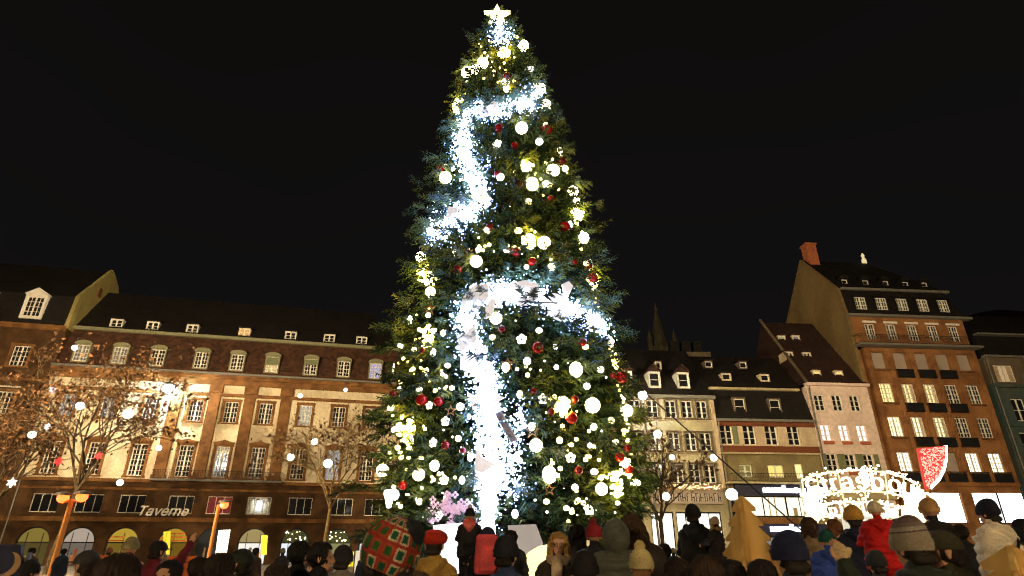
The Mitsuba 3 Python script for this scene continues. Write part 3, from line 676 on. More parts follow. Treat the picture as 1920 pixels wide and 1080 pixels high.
floodlight('floodlight_mast', 'added floodlight mast behind the viewer, left', -22, -30, 12, (-3, 8, 2), 1500, w=14)
floodlight('floodlight_mast', 'added floodlight mast behind the viewer, right', 20, -28, 12, (4, 8, 2), 1500, w=14)
# the two bright lamps seen in front of the facades
def bright_lamp(label, P, inten, base, col=WARM, r=.42):
    k = thing('bright_street_lamp', label, 'lamp')
    part(k, 'globe', trimesh.creation.icosphere(subdivisions=2, radius=r), 'white_board', at(*P), smooth=True, emit=col * inten / (PI * r * r), weight=28)
    part(k, 'mast', MB().tube([base, (base[0] * .3 + P[0] * .7, base[1] * .3 + P[1] * .7, P[2] * .6), (P[0], P[1] + .1, P[2] - r)], [.11, .08, .05], 8).get(), 'grey_metal', smooth=40)
    part(k, 'cap', MB().lathe([(.3, r * .8), (.16, r + .12), (0, r + .2)], 12).get(), 'grey_metal', at(*P))
k = thing('wall_floodlight', 'dazzling white floodlight on the cream facade just under its cornice', 'lamp')
WF_ = FL @ at(-41.45, -1.5, 18.7)
part(k, 'globe', trimesh.creation.icosphere(subdivisions=2, radius=.6), 'white_board', WF_, smooth=True, emit=np.array([1, .84, .58]) * 700, weight=45)
part(k, 'bracket', MB().tube([(0, 1.5, .9), (0, .2, .95), (0, 0, .6)], .05, 8).box(-.2, .2, 1.42, 1.5, .7, 1.1).get(), 'grey_metal', WF_)
part(k, 'hood', MB().lathe([(.66, .35), (.5, .62), (0, .72), (0, .69), (.48, .59), (.62, .35)], 16).get(), 'grey_metal', WF_)
P = dist(1205, 741, 54)
bright_lamp('dazzling yellowish lamp beside the right edge of the tree', P, 380, (P[0] + .3, P[1], 0), np.array([1, .86, .5]), .42)
def orange_lamp(label, base, top, heads, n):
    k = thing('street_lamp', label, 'street lamp')
    b_, t_ = np.array(base), np.array(top)
    part(k, 'pole', MB().tube([b_, (b_ + t_) / 2, t_], [.12, .11, .10], 12).get(), 'lamplit_orange', smooth=40)
    part(k, 'arm', MB().tube([t_ + [-.5 if n == 2 else -.05, 0, -.12], t_ + [.42, 0, -.08]], .05, 8).get(), 'lamplit_orange')
    for h in heads:
        part(k, 'lamp_head', MB().lathe([(.05, .22), (.3, .17), (.36, .05), (.33, .05), (.2, .1), (0, .12)], 14).get(), 'lead_grey', at(*h))
        part(k, 'bulb', trimesh.creation.icosphere(subdivisions=2, radius=.24), 'white_board', at(h[0], h[1], h[2] - .04), smooth=True, emit=(4.5, 0.42, .035), weight=5)
b0, t0 = dist(92, 1070, 28), dist(123, 940, 28)
xx = b0[0] + .1
orange_lamp('orange double headed street lamp at the left', (xx, 28, 0), (xx, 28, 3.62), [(xx - .42, 28, 3.72), (xx + .42, 28, 3.76)], 2)
b1 = dist(400, 1000, 36)
orange_lamp('slim street lamp with a single red orange head, right of the double headed one', (b1[0], 36, 0), (b1[0], 36, 3.9), [(b1[0] + .32, 36, 3.95)], 1)

# ------------------------------------------------------------------ the big Christmas tree
TX, TY, TH = -0.05, 24.3, 30.0
PROF = np.array([(0.9, 3.6), (2.0, 4.6), (4.0, 5.0), (6.2, 4.9), (8.4, 4.8), (10.8, 4.3), (13.4, 3.9), (16.3, 3.55), (19.4, 2.95), (22.8, 2.25), (26.5, 1.4), (28.3, .78), (29.6, 0.2), (30.2, 0.05)])
def tree_r(z):
    return np.interp(z, PROF[:, 0], PROF[:, 1])
def tree_x(z):
    return TX - 0.72 * (z / 30.0) ** 1.3
def on_tree(x, y, out=0.05):
    """where the sight line through photo pixel (x, y) meets the surface of the tree"""
    for k in range(40):   # a sight line that passes the tree is moved in towards its axis
        for D in np.arange(18.5, 24.31, 0.03):
            p = dist(x, y, D)
            if math.hypot(p[0] - tree_x(p[2]), D - TY) < tree_r(p[2]) * .97 + out:
                return p
        x += 3 if x < 950 else -3
        y += 1
    return p
ct = thing('christmas_tree', 'giant decorated Christmas tree lit up at night in the middle of the square', 'tree')
zz = np.linspace(0, 29.6, 12)
part(ct, 'trunk', MB().tube(np.stack([[tree_x(z) for z in zz], zz * 0 + TY, zz], 1), np.linspace(.42, .03, 12), 12).get(), 'bark', smooth=40)
rng = np.random.default_rng(11)
limbs = MB()
def needle_sprays(P, D, L, seed):
    """flat fronds of needles at points P, growing along D, length L: rows of thin triangles"""
    r = np.random.default_rng(seed)
    n, m = len(P), 13
    D = D / np.linalg.norm(D, axis=1, keepdims=True)
    S = np.cross(D, np.array([0, 0, 1.0]) + 0.5 * r.normal(size=(n, 3))); S /= np.linalg.norm(S, axis=1, keepdims=True) + 1e-9
    U = np.cross(S, D)
    t = np.linspace(0.05, 1, m)
    side = np.where(np.arange(m) % 2 == 0, 1.0, -1.0)
    ln = (0.62 - 0.4 * t) * L[:, None] * r.uniform(.7, 1.25, (n, m))
    base = P[:, None] + D[:, None] * (t * L[:, None])[..., None]
    ang = r.uniform(.55, 1.0, (n, m))
    dr_ = D[:, None] * np.cos(ang)[..., None] + S[:, None] * (side * np.sin(ang))[..., None] + U[:, None] * r.normal(0, .28, (n, m))[..., None]
    tip = base + dr_ * ln[..., None] + np.array([0, 0, -1.0]) * (ln * .15)[..., None]
    wd = D[:, None] * (0.085 * L[:, None] * r.uniform(.7, 1.3, (n, m)))[..., None]
    v = np.stack([base - wd, base + wd, tip], 2).reshape(-1, 3)
    return v, np.arange(len(v)).reshape(-1, 3)
PP, DD, LL = [], [], []
nb = 0
z = 1.6
while z < 29.8:
    R = tree_r(z)
    k = max(6, int(R * 6.2))
    a0 = rng.uniform(0, 6.28)
    for i in range(k):
        a = a0 + i * 2 * PI / k + rng.normal(0, .14)
        R1 = R * rng.uniform(.72, 1.08) * (1.17 if rng.random() < .10 else 1) + .1
        zb = z + rng.normal(0, .18)
        o = np.array([tree_x(zb), TY, zb + R1 * .12])
        d = np.array([math.cos(a), math.sin(a), 0])
        ts = np.linspace(0, 1, 7)
        pts = o + d * (ts * R1)[:, None] + np.array([0, 0, 1.0]) * (R1 * (.06 * ts - .30 * ts ** 2 + .10 * ts ** 4))[:, None]
        if i % 2 == 0:
            limbs.tube(pts, np.linspace(.05, .012, 7) * (0.6 + R / 8), 4)
        ns = int(5 + R1 * 3.4)
        tt = 1 - rng.random(ns) ** 1.35 * .66
        q = np.stack([np.interp(tt, ts, pts[:, j]) for j in range(3)], 1)
        sidev = np.array([-d[1], d[0], 0])
        off = rng.normal(0, .30, ns) * (1.25 - tt * .7)
        q = q + sidev * off[:, None] * min(1, R1 * .7) + np.array([0, 0, 1.0]) * rng.normal(0, .08, ns)[:, None]
        dv = d + sidev * (off * 1.5 + rng.normal(0, .35, ns))[:, None] + np.array([0, 0, 1.0]) * (rng.normal(-.12, .28, ns))[:, None]
        PP.append(q); DD.append(dv); LL.append(rng.uniform(.40, .80, ns) * min(1, .45 + R1 * .22))
    z += 0.36 + .012 * R
PP, DD, LL = np.vstack(PP), np.vstack(DD), np.concatenate(LL)
part(ct, 'limbs', limbs.get(), 'bark'); lab(ct + '__limbs', kind='stuff')
pick = (np.sin(PP[:, 0] * 1.7 + PP[:, 2] * .9) + rng.normal(0, .8, len(PP)))
for i, sel in enumerate([(pick < -.3), (pick >= -.3) & (pick < .7), pick >= .7]):
    kk = part(ct, 'crown', needle_sprays(PP[sel], DD[sel], LL[sel], 50 + i), 'needles_%s' % 'abc'[i])
    lab(kk, kind='stuff')
# guy wire
g0 = np.array([tree_x(13.4), TY - .3, 13.4]); g1 = dist(1620, 1098, 19)
one('guy_cable', 'dark guy cable slanting down to the right from the tree', 'cable', MB().tube([g0, g0 * .5 + g1 * .5 - [0, 0, .12], [g1[0], g1[1], g1[2]], [g1[0] + .9, g1[1] - .3, 0.02]], .022, 6).get(), 'dark_iron')

# ---- the band of blue white lights winding round it
BAND = [[(935, 42, 16), (930, 62, 26), (945, 72, 24)],
        [(1000, 172, 20), (1000, 195, 26), (960, 200, 20), (925, 210, 20), (890, 205, 22), (868, 225, 18), (868, 255, 22), (870, 285, 25), (880, 315, 24), (892, 345, 26), (903, 375, 22), (880, 395, 26), (850, 408, 30), (815, 425, 28), (795, 440, 24)],
        [(1150, 612, 16), (1120, 603, 22), (1085, 590, 22), (1045, 570, 26), (1005, 555, 24), (965, 550, 22), (925, 548, 26), (890, 560, 30), (874, 590, 26), (880, 625, 24), (890, 660, 30), (905, 695, 28), (915, 730, 26), (912, 765, 28), (918, 800, 30), (920, 840, 34), (925, 880, 34), (918, 920, 20), (915, 955, 16), (916, 990, 16)],
        [(965, 760, 22), (978, 790, 22), (955, 850, 26), (962, 900, 24), (970, 930, 18)], [(850, 430, 40), (835, 445, 30)], [(905, 330, 30), (912, 300, 20)]]
core, fringe = [], []
r2 = np.random.default_rng(4)
for bi, pl in enumerate(BAND):
    pl = np.array(pl, float)
    seg = np.hypot(np.diff(pl[:, 0]), np.diff(pl[:, 1]))
    s = np.concatenate([[0], np.cumsum(seg)])
    hubs = r2.uniform(0, s[-1], int(s[-1] / 11))
    for lst, dens, spread in ((core, 4.4 if bi < 3 else .4, .40), (fringe, 2.6 if bi < 3 else 1.8, .75)):
        for _ in range(int(s[-1] * dens)):
            t = r2.uniform(0, s[-1]) if r2.random() < .6 else np.clip(hubs[r2.integers(len(hubs))] + r2.normal(0, 5), 0, s[-1])
            x, y, w = (np.interp(t, s, pl[:, j]) for j in range(3))
            lst.append(on_tree(x + r2.normal(0, w * spread), y + r2.normal(0, w * spread), r2.uniform(-.32, .08) if r2.random() < .85 else r2.uniform(.1, .4)))
ico = trimesh.creation.icosphere(subdivisions=0, radius=1)
k = thing('light_garland', 'broad band of countless blue white fairy lights winding down the tree', 'fairy lights')
for nm, lst, r0_, r1_, em, wt in (('bright_bulbs', core, .03, .072, np.array([.34, .47, 1.0]) * 14, 50), ('faint_bulbs', fringe, .016, .036, np.array([.22, .42, 1.0]) * 3.2, 8)):  # the faint outer bulbs also build up the blue halo round the band
    led = np.array(lst)
    rad = r2.uniform(r0_, r1_, len(led))
    v = (np.array(ico.vertices)[None] * rad[:, None, None] + led[:, None]).reshape(-1, 3)
    f = (np.array(ico.faces)[None] + (np.arange(len(led)) * len(ico.vertices))[:, None, None]).reshape(-1, 3)
    lab(part(k, nm, (v, f), 'white_board', emit=em, weight=wt), kind='stuff')
# warm twinkles everywhere
tw = np.array([on_tree(r2.uniform(760, 1160), 120 + 860 * math.sqrt(r2.random()), .02) for _ in range(70)])
tw = tw[np.abs(np.hypot(tw[:, 0] - tree_x(tw[:, 2]), tw[:, 1] - TY) - tree_r(tw[:, 2])) < .4]
v = (np.array(ico.vertices)[None] * r2.uniform(.02, .05, (len(tw), 1, 1)) + tw[:, None]).reshape(-1, 3)
f = (np.array(ico.faces)[None] + (np.arange(len(tw)) * 12)[:, None, None]).reshape(-1, 3)
one('light_string', 'small scattered white fairy lights between the ornaments of the tree', 'fairy lights', (v, f), 'white_board', emit=(7, 7, 6), weight=4, kind='stuff')

WB = []
for cx_, cy_, n_ in [(800, 520, 12), (795, 610, 10), (770, 690, 8), (765, 800, 9), (745, 860, 6), (800, 900, 6), (1050, 770, 9), (1150, 900, 10), (1110, 850, 6), (1185, 800, 6), (1170, 660, 8), (1140, 520, 6), (1085, 410, 8), (1040, 300, 6), (1030, 345, 6), (985, 320, 5), (990, 455, 8), (935, 150, 6), (880, 140, 8), (905, 110, 8), (945, 90, 6), (850, 195, 6), (830, 320, 5), (900, 465, 5), (1100, 560, 6), (1180, 880, 6), (1060, 860, 5), (1000, 690, 4), (830, 720, 6), (1090, 950, 6), (760, 930, 5), (1190, 740, 6)]:
    for _ in range(int(n_ * 1.5)):
        WB.append(on_tree(cx_ + r2.normal(0, 17), cy_ + r2.normal(0, 17), r2.uniform(-.15, .1)))
WB = np.array(WB)
v = (np.array(ico.vertices)[None] * r2.uniform(.035, .095, (len(WB), 1, 1)) + WB[:, None]).reshape(-1, 3)
f = (np.array(ico.faces)[None] + (np.arange(len(WB)) * 12)[:, None, None]).reshape(-1, 3)
one('bulb_string', 'loose groups of warm yellow bulbs scattered through the branches of the tree', 'fairy lights', (v, f), 'white_board', emit=(9, 6.8, 1.6), weight=16, kind='stuff')
# ---- ornaments
TEN = ['', 'second ', 'third ', 'fourth ', 'fifth ', 'sixth ', 'seventh ', 'eighth ', 'ninth ', 'tenth ', 'eleventh ', 'twelfth ', 'thirteenth ', 'fourteenth ', 'fifteenth ', 'sixteenth ', 'seventeenth ', 'eighteenth ', 'nineteenth ', 'twentieth ', 'twenty-first ', 'twenty-second ', 'twenty-third ', 'twenty-fourth ', 'twenty-fifth ', 'twenty-sixth ', 'twenty-seventh ', 'twenty-eighth ', 'twenty-ninth ', 'thirtieth ', 'thirty-first ', 'thirty-second ', 'thirty-third ', 'thirty-fourth ', 'thirty-fifth ', 'thirty-sixth ']
def ranked(items, phrase, mid=940):
    """one label each: its rank from the top on its side of the tree"""
    out = {}
    for side in (0, 1):
        s = sorted([i for i, p in enumerate(items) if (p[0] >= mid) == bool(side)], key=lambda i: items[i][1])
        for n, i in enumerate(s):
            out[i] = '%s, %s, %s half of tree' % (phrase, (TEN[n] + 'from the top') if n else 'topmost', 'right' if side else 'left')
    return out
sph2, sph1 = mikit.ply(trimesh.creation.icosphere(subdivisions=2, radius=1), 'white_board', True), None
GLOBES = [(985, 85, 10), (877, 137, 13), (1021, 163, 12), (1023, 197, 11), (978, 240, 12), (998, 345, 12), (1037, 320, 13), (1080, 357, 11), (835, 333, 12), (903, 374, 15), (1140, 431, 10), (790, 482, 11), (893, 490, 12), (1020, 455, 13), (807, 547, 10), (1080, 693, 13), (1005, 835, 13), (1128, 917, 12), (717, 882, 12), (785, 890, 12), (815, 873, 9), (1187, 766, 12), (1111, 760, 15), (930, 597, 12), (1201, 905, 10), (1030, 890, 14), (1102, 370, 7), (905, 118, 11), (893, 132, 11)]
GL = ranked(GLOBES, 'white glowing globe ornament')
def orn_scale(p, px):
    return px / FOC * np.dot(p - [0, 0, EYE], [0, cp, sp])
for i, (x, y, r) in enumerate(GLOBES):
    p = on_tree(x, y, .12)
    k = thing('globe_lamp', GL[i], 'ornament', 'white glowing globes on the Christmas tree')
    s = orn_scale(p, r) * .96
    part(k, 'globe', sph2, None, at(*p, s=s) @ np.diag([1, 1, 1 if i % 5 else 1.2, 1]), emit=(13, 10.8, 5.5), weight=.8)
    part(k, 'cap', MB().lathe([(.22, .95), (.22, 1.12), (.05, 1.16), (.03, 1.5)], 8).get(), 'gold_cap', at(*p, s=s))
def star_poly(n, r0, r1, hole=0):
    a = np.arange(2 * n) * PI / n + PI / 2
    p = Polygon([((r0 if i % 2 == 0 else r1) * math.cos(t), (r0 if i % 2 == 0 else r1) * math.sin(t)) for i, t in enumerate(a)])
    return p.difference(shapely.Point(0, 0).buffer(hole, 6)) if hole else p
flower = mikit.ply(MB().poly(shapely.union_all([shapely.Point(.62 * math.cos(a), .62 * math.sin(a)).buffer(.4, 5) for a in np.arange(5) * 2 * PI / 5 + PI / 2] + [shapely.Point(0, 0).buffer(.55)]).difference(shapely.Point(0, 0).buffer(.22, 5)), -.12, .12).get(), 'white_board')
FLOWERS = [(932, 270, 9), (1024, 345, 8), (897, 467, 8), (978, 636, 10), (812, 662, 9), (800, 698, 9), (1018, 748, 10), (835, 790, 9), (1070, 858, 10), (833, 900, 9), (1105, 955, 11), (812, 830, 9), (768, 600, 9), (1150, 480, 9), (735, 690, 9), (1145, 640, 10), (985, 316, 8), (1085, 405, 10), (1070, 420, 7), (805, 760, 8), (812, 873, 8)]
FN = ranked(FLOWERS, 'pale lit flower ornament with dark centre')
rr = random.Random(8)
for i, (x, y, r) in enumerate(FLOWERS):
    p = on_tree(x, y, .12)
    s = orn_scale(p, r)
    d = math.atan2(p[0] - TX, TY - p[1])
    one('flower_light', FN[i], 'ornament', flower, None, at(*p, rz=d + rr.uniform(-.5, .5), s=s), emit=np.array([1, .92, .6]) * rr.choice([2, 4, 6]), group='lit flowers on the Christmas tree', weight=.6)
r5 = random.Random(31)
SMALL, tries = [], 0
taken = [(q[0], q[1]) for q in GLOBES + FLOWERS]
bandp = [q[:2] for pl in BAND[:3] for q in pl]
while len(SMALL) < 58 and tries < 9000:
    tries += 1
    y = 110 + 860 * r5.random() ** .8
    hw = np.interp(y, [100, 300, 500, 700, 900, 980], [55, 125, 165, 225, 240, 200])
    x = 950 + hw * r5.uniform(-1, 1)
    if all(math.hypot(x - a, y - c) > 33 for a, c in taken) and all(math.hypot(x - a, y - c) > 42 for a, c in bandp):
        taken.append((x, y)); SMALL.append((x, y, r5.choice([5, 6, 6.5, 7.5])))
SL = ranked(SMALL, 'small warm glowing ball')
for i, (x, y, r) in enumerate(SMALL):
    p = on_tree(x, y, .1)
    one('small_globe_lamp', SL[i], 'ornament', sph2, None, at(*p, s=orn_scale(p, r)) @ np.diag([1, 1, r5.choice([.8, 1, 1.3]), 1]), emit=[(7, 6, 3.2), (5, 3.8, 1.2), (4, 3.9, 3.6)][i % 3], group='small glowing balls on the Christmas tree', weight=.4)
CLUST = [(803, 632, 15, 24), (1055, 763, 14, 18), (1157, 908, 12, 22), (768, 815, 13, 26), (993, 455, 13, 15), (800, 515, 20, 20), (945, 100, 12, 9), (1147, 515, 9, 13), (1098, 395, 13, 9), (985, 312, 8, 12), (840, 187, 10, 12), (858, 205, 10, 10), (950, 168, 5, 5), (750, 805, 9, 10)]
CN = ranked(CLUST, 'bright yellow lantern of bunched bulbs')
for i, (x, y, rx, ry) in enumerate(CLUST):
    p = on_tree(x, y, .05)
    k = thing('bulb_lantern', CN[i], 'ornament', 'yellow lanterns on the Christmas tree')
    sx, sy = orn_scale(p, rx), orn_scale(p, ry)
    mb = MB()
    for _ in range(26):
        a, t, q = rr.uniform(0, 6.28), rr.uniform(-1, 1), rr.random() ** .5
        w = math.sqrt(max(0, 1 - t * t)) * q
        mb.sphere((sx * w * math.cos(a), sx * w * math.sin(a) * .6 - .05, sy * t), rr.uniform(.05, .085), 1)
    part(k, 'bulbs', mb.get(), 'white_board', at(*p), smooth=True, emit=np.array([34, 24, 3.2]), weight=2); lab(k + '__bulbs', kind='stuff')
    part(k, 'cage', MB().tube([(0, 0, -sy), (0, .02, 0), (0, 0, sy * 1.2)], .015, 5).tube([(-sx * .8, 0, 0), (0, .05, sy * .1), (sx * .8, 0, 0)], .012, 5).get(), 'gold_cap', at(*p))
bau = {m_: mikit.ply(trimesh.creation.icosphere(subdivisions=3, radius=1), m_, True) for m_ in ('red_bauble_gloss', 'dark_red_bauble_gloss')}
BAUB = [(857, 157, 8), (950, 143, 7), (1026, 243, 10), (965, 273, 7), (1071, 293, 6), (1052, 303, 8), (820, 312, 8), (933, 326, 7), (973, 345, 7), (1033, 373, 7), (918, 425, 7), (1059, 425, 10), (935, 240, 8), (968, 472, 9), (857, 506, 9), (998, 490, 8), (1105, 498, 6), (1112, 521, 9), (1008, 652, 11), (790, 750, 11), (822, 753, 9), (1072, 784, 11), (1078, 749, 7), (1034, 772, 7), (1162, 857, 9), (1176, 840, 7), (1085, 882, 8), (1179, 880, 8), (1181, 702, 11), (1150, 704, 6), (755, 910, 8), (835, 835, 8), (738, 740, 8), (1092, 642, 8), (941, 617, 7), (792, 657, 6), (1078, 492, 5), (868, 845, 6), (1001, 733, 6)]
BN = ranked(BAUB, 'glossy red bauble')
for i, (x, y, r) in enumerate(BAUB):
    p = on_tree(x, y, .15)
    s = orn_scale(p, r)
    k = thing('red_bauble', BN[i], 'ornament', 'red baubles on the Christmas tree')
    part(k, 'ball', bau['red_bauble_gloss' if r > 8 or i % 3 == 0 else 'dark_red_bauble_gloss'], None, at(*p, s=s))
    part(k, 'cap', MB().lathe([(.2, .95), (.2, 1.15), (.04, 1.2), (.03, 1.6)], 8).get(), 'gold_cap', at(*p, s=s))
STARS = [(805, 580, 15), (952, 682, 14), (878, 473, 10), (845, 770, 12), (998, 808, 15), (1030, 918, 13), (960, 470, 12), (1225, 682, 9)]
SN = ranked(STARS, 'unlit straw star')
st_ = mikit.ply(MB().poly(star_poly(5, 1, .4).difference(star_poly(5, .62, .25)), -.06, .06).get(), 'straw')
for i, (x, y, r) in enumerate(STARS):
    p = on_tree(x, y, .16)
    one('straw_star', SN[i], 'ornament', st_, None, at(*p, rz=rr.uniform(-.5, .5), s=orn_scale(p, r)), group='straw stars on the Christmas tree')
# white paper shapes along the band, its light on them put in as glow
def paper(poly, seed, thick=.03):
    m = trimesh.creation.extrude_polygon(Polygon(poly), thick)
    m = m.subdivide().subdivide() if len(m.faces) < 90 else m.subdivide()
    v = np.array(m.vertices)
    v[:, 2] += .10 * np.sin(v[:, 0] * 2.3 + seed) * np.cos(v[:, 1] * 1.9 + seed)
    return trimesh.Trimesh(np.stack([v[:, 0], -v[:, 2], v[:, 1]], 1), m.faces, process=False)
PAPERS = [('paper parcel', 'large white paper angel glowing as if backlit at the left of the upper band', [(862, 590), (866, 555), (890, 535), (915, 535), (918, 560), (900, 580), (880, 600)]),
          ('paper parcel', 'white paper cloud in the middle of the upper light band', [(950, 535), (985, 525), (1010, 532), (1008, 560), (985, 578), (965, 570), (972, 552)]),
          ('paper parcel', 'large white paper lantern at the right of the upper light band', [(1022, 555), (1030, 545), (1066, 552), (1068, 590), (1050, 602), (1018, 592)]),
          ('paper bird', 'tilted pale paper sheet below the paper angel', [(855, 630), (892, 612), (895, 640), (878, 662), (862, 656)]),
          ('paper parcel', 'white rectangular paper parcel on the light band', [(862, 668), (905, 662), (903, 692), (863, 692)]),
          ('paper star', 'white folded paper star below the paper parcel', [(892, 705), (915, 695), (935, 710), (928, 722), (905, 726)]),
          ('paper fish', 'white paper fish with a forked tail on the light band', [(878, 736), (900, 745), (928, 740), (948, 748), (930, 756), (905, 754), (886, 766)]),
          ('paper bird', 'white paper bell left of the lower light band', [(893, 845), (905, 860), (930, 872), (905, 885), (890, 880)]),
          ('paper parcel', 'long white paper pill across the lower light band', [(890, 880), (900, 872), (950, 890), (956, 902), (948, 914), (905, 904), (890, 896)]),
          ('paper angel', 'white paper heart near the right end of the upper band', [(1098, 592), (1112, 578), (1128, 590), (1120, 615), (1102, 618)]),
          ('paper angel', 'small white paper teardrop beside the paper angel', [(910, 578), (922, 560), (930, 565), (925, 590), (912, 598)]),
          ('paper angel', 'white paper teardrop above the right end of the upper band', [(1052, 535), (1068, 526), (1076, 535), (1066, 552), (1055, 550)]),
          ('paper bird', 'white paper kite among the lights near the top', [(898, 205), (915, 185), (935, 195), (928, 215), (905, 222)]),
          ('paper bird', 'white paper leaf on the left arm of the light band', [(840, 385), (862, 395), (858, 412), (835, 405)])]
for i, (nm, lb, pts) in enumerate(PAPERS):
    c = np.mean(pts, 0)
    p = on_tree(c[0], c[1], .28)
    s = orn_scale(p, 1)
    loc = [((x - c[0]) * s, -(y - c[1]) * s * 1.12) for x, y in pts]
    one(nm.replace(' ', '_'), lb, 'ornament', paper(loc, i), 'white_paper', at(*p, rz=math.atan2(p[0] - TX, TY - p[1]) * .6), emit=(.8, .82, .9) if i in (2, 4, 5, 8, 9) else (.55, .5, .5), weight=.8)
# a tilted open book-like card (unlit)
p = on_tree(950, 802, .2); s = orn_scale(p, 1)
k = thing('greeting_card', 'unlit tilted folded greeting card hanging right of the light band', 'ornament')
part(k, 'sheet', MB().poly(Polygon([(-22 * s, 25 * s), (-10 * s, 32 * s), (20 * s, -22 * s), (8 * s, -28 * s)]), -.02, .02).get(), 'shutter_grey', at(*p))
part(k, 'fold', MB().poly(Polygon([(-10 * s, 32 * s), (-6 * s, 20 * s), (21 * s, -28 * s), (20 * s, -22 * s)]), -.05, -.025).get(), 'white_paper', at(*p))
# reflected dark lettering, built as solid letters and a bar
tm = meshkit.text_mesh('ESU', .36, .03, bold=True); tm.apply_transform(trimesh.transformations.rotation_matrix(PI / 2, [1, 0, 0]))
k = thing('paper_banner', 'reflected dark letters ESU built solid under the white paper cloud', 'banner')
p = on_tree(977, 592, .22)
part(k, 'letters', tm, 'navy_board', at(p[0], p[1] - .05, p[2], rz=.1))
part(k, 'bar', MB().box(-.1, 1.35, .0, .03, .5, .56).get(), 'white_paper', at(p[0], p[1] - .05, p[2], rz=.1))
# top star
p = dist(932, 29, TY - .6); s = orn_scale(p, 1)
k = thing('tree_top_star', 'glowing yellow white star on the top of the tree', 'star')
TS = at(p[0], TY - .6, p[2])
part(k, 'star', MB().poly(star_poly(5, 26 * s, 11 * s), -.12, .12).get(), 'white_board', TS, emit=(3.2, 2.8, 1.0), weight=3)
part(k, 'rod', MB().tube([(.1, .6, -1.8), (0, .16, 0)], .03, 6).get(), 'gold_cap', TS)
# glowing clusters in place of pink lit foliage, and lit boards at the foot
mb = MB()
for _ in range(60):
    p = on_tree(rr.gauss(852, 24), rr.gauss(955, 14), .1)
    for a in range(4):
        mb.sphere(p + [.07 * math.cos(a * 1.57), 0, .07 * math.sin(a * 1.57)], .055, 0, (1, .5, 1))
one('blossom_garland', 'glowing clusters in place of pink lit foliage at the foot of the tree', 'foliage_glow', mb.get(), 'white_paper', emit=(.36, .15, .30), weight=1, kind='stuff')
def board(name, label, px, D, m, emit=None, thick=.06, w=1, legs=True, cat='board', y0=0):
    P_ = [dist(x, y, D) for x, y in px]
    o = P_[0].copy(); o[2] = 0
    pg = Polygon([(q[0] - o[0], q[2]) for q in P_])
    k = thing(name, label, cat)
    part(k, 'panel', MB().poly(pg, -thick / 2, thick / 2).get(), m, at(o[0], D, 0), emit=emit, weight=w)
    x0, _, x1, _ = pg.bounds
    zl = min(q[2] for q in P_)
    part(k, 'leg', MB().box(x0 + .03, x0 + .08, thick / 2, thick / 2 + .05, 0, zl + .4).get(), 'grey_metal', at(o[0], D, 0))
    part(k, 'leg', MB().box(x1 - .08, x1 - .03, thick / 2, thick / 2 + .05, 0, zl + .4).get(), 'grey_metal', at(o[0], D, 0))
    return k
board('lit_board', 'tall bright white lit panel at the foot of the tree behind the child on shoulders', [(815, 1090), (812, 985), (868, 980), (872, 1090)], 17.6, 'white_board', (2.2, 2.3, 2.6), w=4)
board('lit_column', 'slim dazzling white column of light at the foot of the tree', [(902, 1090), (903, 930), (924, 925), (936, 1090)], 17.4, 'white_board', (3.2, 3.3, 3.5), w=4)
board('picture_board', 'tilted picture board with a pale sky beside the white column', [(958, 1045), (952, 985), (1005, 983), (1018, 1018), (1016, 1045)], 15.5, 'shutter_grey', (.28, .26, .24), w=1)
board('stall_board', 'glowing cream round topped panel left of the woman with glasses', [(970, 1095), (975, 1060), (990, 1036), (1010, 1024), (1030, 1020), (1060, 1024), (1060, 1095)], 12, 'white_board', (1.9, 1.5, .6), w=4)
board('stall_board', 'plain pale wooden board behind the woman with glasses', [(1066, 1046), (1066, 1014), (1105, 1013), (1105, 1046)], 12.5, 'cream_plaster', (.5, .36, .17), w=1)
tl = dist(1372, 927, 16)
k = thing('globe_street_lamp', 'round white lamp just above the tip of the wooden tree cutout', 'street lamp')
part(k, 'globe', sph2, None, at(*tl, s=.15), emit=(5, 4.6, 4), weight=1)
part(k, 'pole', MB().tube([(tl[0], 16, 0), (tl[0], 16, tl[2] - .14)], .05, 8).get(), 'dark_iron')

